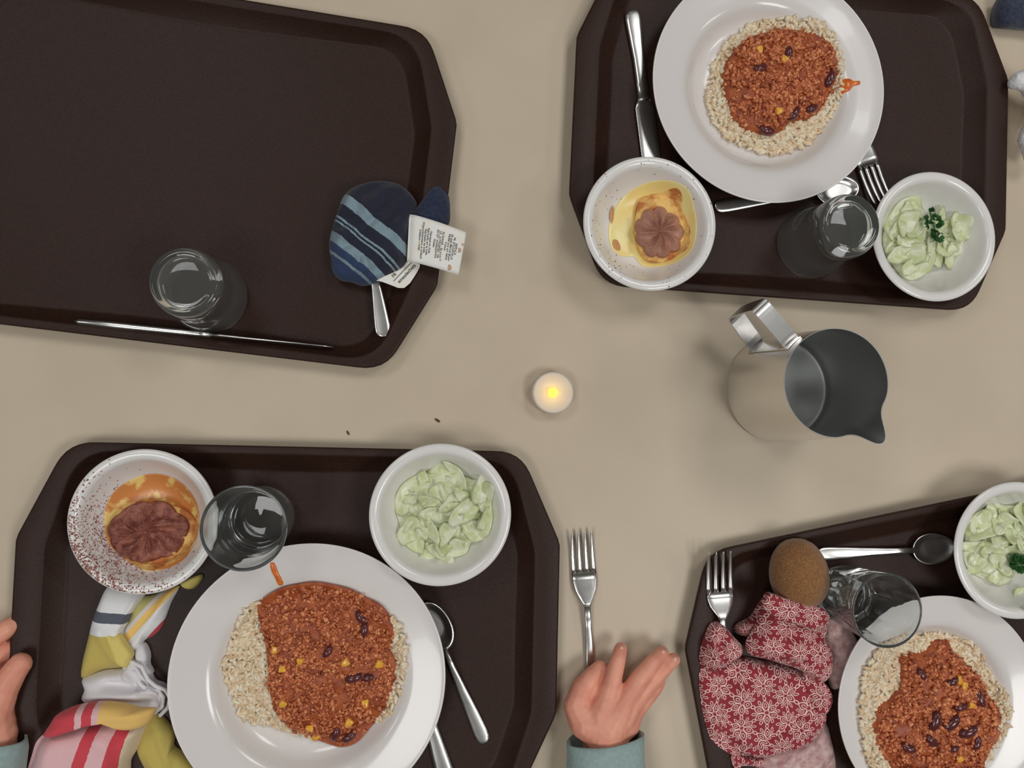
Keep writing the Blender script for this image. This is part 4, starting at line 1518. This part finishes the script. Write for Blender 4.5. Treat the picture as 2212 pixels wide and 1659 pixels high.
ct.lobe([(318, 1545), (340, 1545), (360, 1562), (376, 1588), (372, 1612), (395, 1632), (425, 1668), (440, 1720), (340, 1730), (318, 1680), (292, 1625), (300, 1590)], TF + 0.0003, 0.010, 5, uv_line((300, 1600), (400, 1600)),
        [((340, 1560), (365, 1640), 0.003, 12), ((330, 1640), (380, 1700), 0.004, 14)])
ct.lobe([(292, 1296), (330, 1286), (372, 1270), (386, 1268), (368, 1302), (356, 1335), (346, 1358), (328, 1376), (311, 1384), (300, 1402), (286, 1412), (268, 1394), (262, 1372), (275, 1345)], TF + 0.0003, 0.008, 1, uv_line((285, 1318), (345, 1370)),
        [((290, 1395), (370, 1280), 0.003, 10)])
ct.lobe([(290, 1400), (310, 1390), (322, 1412), (322, 1436), (330, 1452), (318, 1462), (296, 1440)], TF + 0.0003, 0.009, 2, uv_line((300, 1400), (310, 1400)))
ct.lobe([(228, 1268), (262, 1262), (300, 1268), (308, 1288), (292, 1312), (278, 1340), (263, 1368), (272, 1390), (286, 1412), (278, 1436), (262, 1446), (214, 1452), (172, 1472), (172, 1440), (180, 1405), (188, 1372), (196, 1340), (208, 1308)], TF + 0.0003, 0.015, 0, uv_line((255, 1284), (230, 1470)),
        [((300, 1285), (262, 1368), 0.003, 7), ((222, 1362), (262, 1440), 0.003, 12), ((240, 1300), (200, 1440), 0.001, 25)], 0.0008, 50)
ct.lobe([(224, 1362), (242, 1370), (258, 1370), (272, 1390), (287, 1413), (278, 1432), (268, 1445), (250, 1436), (240, 1412)], TF + 0.0105, 0.0075, 6, uv_line((225, 1400), (480, 1420)))  # fold over the mustard, its highlight painted as a paler mustard
ct.lobe([(171, 1470), (214, 1453), (262, 1445), (282, 1424), (298, 1430), (318, 1452), (330, 1474), (350, 1482), (364, 1500), (364, 1522), (352, 1538), (322, 1546), (270, 1544), (212, 1532), (170, 1518), (176, 1494)], TF + 0.0004, 0.017, 2, uv_line((200, 1450), (260, 1490)),
        [((176, 1500), (300, 1496), 0.005, 12), ((235, 1475), (310, 1478), -0.006, 10), ((220, 1515), (335, 1515), -0.004, 11), ((268, 1448), (305, 1486), 0.004, 5), ((305, 1486), (345, 1492), 0.004, 5), ((345, 1492), (352, 1522), 0.004, 5), ((298, 1440), (325, 1480), 0.004, 4), ((325, 1480), (360, 1500), 0.003, 4)], 0.0008, 50)
ct.lobe([(66, 1632), (76, 1604), (100, 1582), (140, 1570), (200, 1562), (250, 1556), (305, 1566), (318, 1560), (300, 1598), (288, 1628), (268, 1660), (250, 1730), (60, 1730), (54, 1680)], TF + 0.0004, 0.030, 3, uv_line((40, 1590), (365, 1672)),
        [((225, 1590), (270, 1620), 0.003, 18), ((120, 1590), (110, 1660), 0.004, 20), ((90, 1592), (160, 1575), -0.004, 7), ((262, 1580), (255, 1640), -0.003, 12)], 0.0008, 45)
ct.lobe([(84, 1596), (100, 1572), (113, 1552), (140, 1536), (172, 1526), (216, 1520), (262, 1524), (302, 1534), (330, 1530), (326, 1552), (312, 1572), (286, 1580), (256, 1576), (232, 1562), (200, 1566), (150, 1574), (112, 1582), (96, 1598)], TF + 0.026, 0.013, 4, uv_line((98, 1560), (330, 1560)),
        [((150, 1545), (300, 1545), 0.002, 12), ((120, 1572), (220, 1558), 0.002, 5)], 0.0006, 60)
striped = ct.build('striped_towel', S, 'crumpled cloth with mustard, pink, red and navy stripes beside the largest plate', 'cloth')

# blue towel on the upper left tray
NB, LB, DB = A(44, 62, 98), A(128, 150, 160), A(26, 30, 48)
B1 = stripes('towel_blue_stripes', [(0.0, NB), (0.115, LB), (0.150, NB), (0.245, LB), (0.36, DB), (0.50, LB), (0.525, DB), (0.56, LB), (0.59, DB), (0.76, LB), (0.90, DB)], 0.02, True)
B2 = mat('towel_navy', DB, 0.9, col2=A(34, 42, 64), nscale=300, bump=0.5, bscale=600, sheen=0.2)
bt = Cloth()


def uvb(v):
    q = Vector(v) - Vector((0, 0, 0))
    a, b = W(712, 552, 0.02), W(808, 442, 0.02)
    e = Vector((b.x - a.x, b.y - a.y))
    l2 = e.length_squared
    u = ((v[0] - a.x) * e.x + (v[1] - a.y) * e.y) / l2
    return (u + 0.03 * nz(v[0], v[1], 2, 35) + 0.07, 0)


bt.lobe([(880, 480), (905, 440), (940, 400), (968, 420), (973, 455), (970, 482), (950, 502), (910, 520), (885, 520)], TF + 0.0125, 0.0085, 1, uvb, [((920, 470), (960, 430), 0.003, 12)])
bt.lobe([(712, 552), (716, 582), (732, 600), (755, 604), (778, 612), (800, 610), (822, 604), (846, 594), (868, 580), (882, 560), (886, 520), (894, 470), (900, 430), (860, 390), (800, 385), (745, 410), (720, 470), (708, 520)], TF + 0.009, 0.022, 0, uvb,
        [((735, 540), (800, 600), 0.003, 10), ((760, 530), (830, 590), -0.003, 9), ((800, 500), (865, 565), 0.004, 14), ((740, 470), (840, 540), -0.003, 12), ((760, 430), (870, 500), 0.003, 16), ((720, 560), (760, 600), -0.003, 7), ((850, 520), (880, 570), -0.004, 7), ((785, 560), (812, 606), 0.004, 7), ((730, 500), (790, 560), 0.0035, 8)], 0.0026, 80, pleat=(2.4, 0.017, 0.0075))
towel = bt.build('blue_towel', [B1, B2], 'crumpled navy blue towel with pale stripes and two white labels', 'cloth')


def text_mesh(name, body, size, parent, place_fn, m):
    cu = bpy.data.curves.new(name, 'FONT')
    cu.body = body
    cu.size = size
    cu.align_x = 'CENTER'
    cu.align_y = 'CENTER'
    cu.offset = size * 0.012
    ob = bpy.data.objects.new(name, cu)
    COL.objects.link(ob)
    dg = bpy.context.evaluated_depsgraph_get()
    me = bpy.data.meshes.new_from_object(ob.evaluated_get(dg))
    V = [tuple(v.co) for v in me.vertices]
    Fc = [tuple(p.vertices) for p in me.polygons]
    bpy.data.objects.remove(ob)
    bpy.data.curves.remove(cu)
    bpy.data.meshes.remove(me)
    return [place_fn(v) for v in V], Fc


def care_labels():
    to = towel.location
    # large label: a sheet that leaves the towel at the left and hangs over the tray edge
    zl = 0.0315
    TL, TR, BR, BLc = W(884, 461, zl), W(1008, 500, zl), W(991, 593, zl), W(879, 563, zl)

    def P(u, v):      # u along the long side (left to right), v down
        p = TL * (1 - u) * (1 - v) + TR * u * (1 - v) + BR * u * v + BLc * (1 - u) * v
        p.z = zl + 0.003 * math.sin(u * 3.0) - 0.003 * max(0, 0.10 - u) / 0.10 - 0.004 * u * u
        return p
    V, Fc = [], []
    nu, nv = 24, 10
    for d in (0, 0.0004):
        for i in range(nu + 1):
            for j in range(nv + 1):
                p = P(i / nu, j / nv)
                V.append((p.x - to.x, p.y - to.y, p.z - d - to.z))
    o = (nu + 1) * (nv + 1)
    for i in range(nu):
        for j in range(nv):
            a = i * (nv + 1) + j
            f = (a, a + 1, a + nv + 2, a + nv + 1)
            Fc += [f, tuple(o + k for k in reversed(f))]
    edge = [i * (nv + 1) for i in range(nu + 1)] + [nu * (nv + 1) + j for j in range(1, nv + 1)] + [i * (nv + 1) + nv for i in range(nu - 1, -1, -1)] + [j for j in range(nv - 1, 0, -1)]
    for k in range(len(edge)):
        a, b = edge[k], edge[(k + 1) % len(edge)]
        Fc.append((a, o + a, o + b, b))
    lb = mesh('care_label', V, Fc, M['label'], towel)
    lb['label'] = 'white care label printed with an address'
    lines = ['', 'REPLICA', 'FR. ETULESVILLE', '26 quai Marcel Boyer', '94200 Ivry sur Seine', 'France', 'SCAWAR - Sp z.o.o.', 'UL. JUTRZENKI 156', '02-231 WARSZAWA', 'Polska', 'Fabriqué en Inde', 'Fabricado en la India', 'Fabricado na India', 'Wyprodukowano w Indiach', 'Indelano v Indiji']
    us = [0, 0.865, 0.818, 0.771, 0.724, 0.676, 0.614, 0.567, 0.520, 0.472, 0.400, 0.353, 0.306, 0.259, 0.212]
    Lu, Lv = (TR - TL).length, (BR - TR).length
    VV, FF = [], []
    for s_, u0 in zip(lines[1:], us[1:]):
        def fn(v, u0=u0):
            uu = u0 + v[1] / Lu
            vv = 0.48 + 0.06 * (0.5 - u0) + v[0] / Lv
            p = P(uu, vv)
            return (p.x - to.x, p.y - to.y, p.z + 0.00025 - to.z)
        a, f = text_mesh('t', s_, 0.0028, None, fn, None)
        o2 = len(VV)
        VV += a
        FF += [tuple(i + o2 for i in q) for q in f]
    mesh('lettering', VV, FF, M['ink'], lb, smooth=False)
    for (u, v, r) in ((0.93, 0.45, 0.0022), (0.80, 0.90, 0.0025), (0.62, 0.80, 0.001), (0.97, 0.3, 0.0012)):
        p = P(u, v)
        A_, f = lathe([(0, 0.0), (r * 0.9, 0.0), (r, 0.0001), (r * 0.6, 0.0003), (0, 0.0003)], 12)
        mesh('stain', [(x * 0.8 + p.x - to.x, y + p.y - to.y, z + p.z + 0.0001 - to.z) for x, y, z in A_], [tuple(reversed(q)) for q in f], M['stain'], lb)
    # small curled label below it
    px = [(803, 605), (837, 590), (885, 562), (909, 572), (901, 588), (886, 611), (873, 622), (860, 622), (841, 615), (822, 608)]
    zs = 0.0205
    poly = world_poly(px, zs)

    def zt(x, y):
        return zs + 0.0012 * math.sin(x * 160) + 0.0005
    V, Fc = blob_data(poly, lambda x, y, t: zt(x, y), lambda x, y, t: zt(x, y) - 0.0005, 8, 60)
    l2 = mesh('care_label', offs(V, to), Fc, M['label'], towel)
    l2['label'] = 'curled grey white recycling label under the larger one'
    a, b = W(857, 613, zs), W(899, 568, zs)
    d = (b - a)
    ln = d.length
    d.normalize()
    n = Vector((-d.y, d.x, 0))
    mid = (a + b) / 2

    def fn2(v, off=0.0):
        p = mid + d * v[0] + n * (v[1] + off)
        return (p.x - to.x, p.y - to.y, zt(p.x, p.y) + 0.0003 - to.z)
    VV, FF = text_mesh('t', 'emesdechets', 0.0042, None, lambda v: fn2(v, -0.0003), None)
    o2 = len(VV)
    q = [(-ln * 0.52, 0.0032), (ln * 0.40, 0.0032), (ln * 0.40, 0.0037), (-ln * 0.52, 0.0037)]
    VV += [fn2(w) for w in q]
    FF.append(tuple(range(o2, o2 + 4)))
    a3, f3 = text_mesh('t', 'FR', 0.0042, None, lambda v: fn2((v[0] - ln * 0.34, v[1] + 0.0066)), None)
    o2 = len(VV)
    VV += a3
    FF += [tuple(i + o2 for i in w) for w in f3]
    mesh('lettering', VV, FF, M['ink'], l2, smooth=False)


care_labels()


# ------------------------------------------------------------------ people: hands and sleeves
def capsules(chains, vox=0.0011, it=8):
    """chains: list of lists of (Vector, radius) -> one smooth continuous surface"""
    V0, F0 = ICO2
    Vs, Fs, n = [], [], 0
    for ch in chains:
        for (p, r), (q, s) in zip(ch, ch[1:]):
            L = (q - p).length
            k = max(2, int(L / (min(r, s) * 0.35)))
            for i in range(k + 1):
                t = i / k
                c = p.lerp(q, t)
                rr = r + (s - r) * t
                Vs.append(V0 * rr + np.array(c))
                Fs.append(F0 + n)
                n += len(V0)
    me = bpy.data.meshes.new('tmp')
    me.from_pydata(np.concatenate(Vs).tolist(), [], np.concatenate(Fs).tolist())
    ob = bpy.data.objects.new('tmp', me)
    COL.objects.link(ob)
    md = ob.modifiers.new('r', 'REMESH')
    md.mode = 'VOXEL'
    md.voxel_size = vox
    md = ob.modifiers.new('s', 'SMOOTH')
    md.factor = 0.5
    md.iterations = it
    dg = bpy.context.evaluated_depsgraph_get()
    out = bpy.data.meshes.new_from_object(ob.evaluated_get(dg))
    V = [tuple(v.co) for v in out.vertices]
    Fc = [tuple(p.vertices) for p in out.polygons]
    bpy.data.objects.remove(ob)
    bpy.data.meshes.remove(me)
    bpy.data.meshes.remove(out)
    return V, Fc


def H(px, py, z, r):
    return (W(px, py, z), r)


def tube(path, m, name, parent, org, n=40, wr=0.0008, lip=0.02, flat=0.85):
    """open-ended sleeve: path = [(centre, radius)], first end open towards the hand"""
    P = [p for p, r in path]
    rings = []

    def ring(i, dr):
        p, r = path[i]
        a, b = P[max(0, i - 1)], P[min(len(P) - 1, i + 1)]
        d = (b - a).normalized()
        up = Vector((0, 0, 1))
        s = d.cross(up).normalized()
        u = s.cross(d).normalized()
        out = []
        for k in range(n):
            t = 2 * PI * k / n
            rr = r + dr + wr * math.sin(5 * t + i * 1.3) + wr * math.sin(3 * t - i * 2.1)
            out.append(tuple(p + s * rr * math.cos(t) + u * rr * flat * math.sin(t) - org))
        return out
    rings.append(ring(2, -0.004))
    rings.append(ring(1, -0.003))
    rings.append(ring(0, -0.0022))
    rings.append(ring(0, -0.0006))
    for i in range(len(path)):
        rings.append(ring(i, 0.0))
    V, Fc = loft(rings, cap0=False, cap1=True)
    return mesh(name, V, Fc, m, parent)


for hx in ([(270, 1444), (290, 1452), (303, 1478), (318, 1490), (342, 1493), (353, 1506), (350, 1526), (334, 1540)],
           [(284, 1430), (306, 1440), (320, 1468), (336, 1482), (357, 1490), (367, 1506), (364, 1528), (346, 1545)]):
    V, Fc = capsules([[H(x, y, TF + 0.0152 - (0.004 if k in (0, len(hx) - 1) else 0), 0.0019) for k, (x, y) in enumerate(hx)]], 0.0008, 4)
    mesh('hem', offs(V, striped.location), Fc, M['hem'], striped)

child_org = W(1311, 1600, 0.0)
child = empty('person', (child_org.x, child_org.y, 0.0), 0, 'child in a pale teal sweater, hands on both sides of the lower left tray', 'person')
co = child.location
# right hand: back of the hand up, thumb to the left, fingers spread forward
wr_, pm = H(1312, 1640, 0.026, 0.0205), H(1306, 1575, 0.027, 0.0215)
hand = [
    [H(1308, 1760, 0.024, 0.021), wr_, pm],
    [pm, H(1300, 1548, 0.029, 0.0165), H(1313, 1508, 0.030, 0.0105), H(1325, 1462, 0.031, 0.0083), H(1335, 1425, 0.027, 0.0073), H(1341, 1402, 0.021, 0.0062)],
    [pm, H(1325, 1550, 0.030, 0.0160), H(1348, 1516, 0.032, 0.0105), H(1381, 1468, 0.035, 0.0088), H(1412, 1430, 0.031, 0.0076), H(1430, 1411, 0.025, 0.0066)],
    [pm, H(1338, 1555, 0.028, 0.0150), H(1362, 1525, 0.029, 0.0098), H(1400, 1482, 0.031, 0.0083), H(1434, 1445, 0.028, 0.0072), H(1455, 1425, 0.022, 0.0064)],
    [pm, H(1350, 1562, 0.024, 0.0140), H(1372, 1535, 0.022, 0.0088), H(1398, 1507, 0.020, 0.0074), H(1416, 1487, 0.015, 0.0066), H(1424, 1474, 0.011, 0.0058)],
    [pm, H(1290, 1535, 0.024, 0.0125), H(1290, 1500, 0.023, 0.0080), H(1283, 1478, 0.021, 0.0065)],
    [pm, H(1266, 1560, 0.026, 0.0160), H(1246, 1525, 0.024, 0.0125), H(1258, 1488, 0.022, 0.0105), H(1279, 1461, 0.020, 0.0088), H(1296, 1444, 0.018, 0.0076)],
]
V, Fc = capsules(hand)
mesh('hand', offs(V, co), Fc, M['skin'], child)
for (x, y, z, ang) in ((1343, 1401, 0.0262, 70), (1433, 1409, 0.0305, 45), (1459, 1424, 0.0275, 45)):
    p = W(x, y, z)
    V0, F0 = ICO1
    V = [(v[0] * 0.0042, v[1] * 0.0030, v[2] * 0.0012) for v in V0]
    o = mesh('fingernail', V, F0.tolist(), M['nail'], child)
    o.location = p - co
    o.rotation_euler = (0, 0.45, math.radians(ang))
tube([H(1306, 1592, 0.027, 0.0345), H(1308, 1612, 0.027, 0.0345), H(1312, 1660, 0.029, 0.0350), H(1316, 1720, 0.031, 0.037), H(1310, 1800, 0.034, 0.040), H(1290, 1900, 0.036, 0.044)], M['teal'], 'sleeve', child, co, flat=0.72)
# left hand: reaches in from the left edge and steadies the tray
pm = H(-40, 1480, 0.024, 0.021)
hand = [
    [H(-30, 1680, 0.026, 0.021), H(-20, 1590, 0.026, 0.0205), pm],
    [pm, H(-55, 1420, 0.024, 0.0125), H(-25, 1385, 0.022, 0.0092), H(15, 1358, 0.017, 0.0082), H(40, 1341, 0.011, 0.0066)],
    [pm, H(-50, 1455, 0.021, 0.0120), H(-20, 1428, 0.018, 0.0088), H(20, 1403, 0.012, 0.0078), H(37, 1391, 0.009, 0.0062)],
    [pm, H(-50, 1480, 0.017, 0.0110), H(-20, 1455, 0.014, 0.0082), H(16, 1432, 0.010, 0.0072), H(33, 1420, 0.0085, 0.0058)],
    [pm, H(-55, 1500, 0.014, 0.0100), H(-25, 1490, 0.010, 0.0074), H(5, 1478, 0.008, 0.0064)],
    [pm, H(-12, 1530, 0.027, 0.0150), H(8, 1490, 0.028, 0.0118), H(28, 1455, 0.029, 0.0104), H(44, 1434, 0.029, 0.0094)],
]
V, Fc = capsules(hand)
mesh('hand', offs(V, co), Fc, M['skin'], child)
tube([H(-25, 1594, 0.028, 0.0300), H(-27, 1615, 0.028, 0.0300), H(-36, 1660, 0.030, 0.031), H(-48, 1720, 0.031, 0.034), H(-45, 1800, 0.034, 0.038), H(-20, 1900, 0.036, 0.042)], M['teal'], 'sleeve', child, co, flat=0.8)

# navy sleeve at the far right corner
q = W(2190, 28, 0.0)
pn = empty('person', (q.x, q.y, 0.0), 0, 'person at the top right corner, only a navy blue sleeve showing', 'person')
V, Fc = [], []
path = [(2149, 30, 0.012), (2156, 29, 0.0145), (2180, 26, 0.0160), (2215, 24, 0.0175), (2270, 20, 0.020), (2360, 10, 0.024)]
rings = []
for i, (x, y, r) in enumerate(path):
    c_ = W(x, y, r * 0.85)
    f = 0.35 if i == 0 else 1.0
    ring = []
    for k in range(36):
        a = 2 * PI * k / 36
        rr = r * f * (1 + 0.05 * math.sin(3 * a + i))
        ring.append((c_.x - q.x, c_.y + rr * math.cos(a) - q.y, c_.z + rr * 0.82 * math.sin(a)))
    rings.append(ring)
V, Fc = loft(rings)
mesh('sleeve', V, Fc, M['navy'], pn)

# white fleece at the right edge
ch = [[H(2190, 180, 0.027, 0.0062), H(2203, 174, 0.030, 0.0092), H(2222, 172, 0.031, 0.0115), H(2245, 200, 0.030, 0.013), H(2252, 245, 0.029, 0.013), H(2232, 285, 0.028, 0.0115), H(2222, 300, 0.026, 0.0100), H(2235, 335, 0.024, 0.010)],
      [H(2245, 200, 0.030, 0.013), H(2300, 230, 0.022, 0.018), H(2360, 250, 0.020, 0.019)]]
V, Fc = capsules(ch, 0.0016, 4)
V = [(x + 0.0008 * nz(x, y, z * 300, 420), y + 0.0008 * nz(y, x, z * 300, 420), z + 0.0008 * nz(x, y, z * 300 + 9, 420)) for x, y, z in V]
b = W(2245, 240, 0.0)
o = mesh('fleece_scarf', offs(V, b), Fc, M['fleece'], loc=b)
tag(o, 'fluffy white fleece touching the right end of the upper right tray', 'clothing')

# crumbs on the bare table
for i, (px, py, s, lb) in enumerate(((945, 908, 0.0019, 'dark crumb on the table nearer to the tealight'), (752, 935, 0.0015, 'smaller dark crumb on the table above the lower left tray'))):
    p = W(px, py, 0.0)
    V0, F0 = ICO2
    V = [(v[0] * s * 1.5 * (1 + 0.4 * nz(*v, 2)), v[1] * s * 0.6 * (1 + 0.5 * nz(v[1], v[2], v[0], 2)), (v[2] * 0.55 + 0.5) * s) for v in V0]
    o = mesh('crumb', V, F0.tolist(), M['crumb'], loc=(p.x, p.y, 0.0), rot=(0, 0, -0.5 * i - 0.6))
    tag(o, lb, 'crumb', 'crumbs on the table')
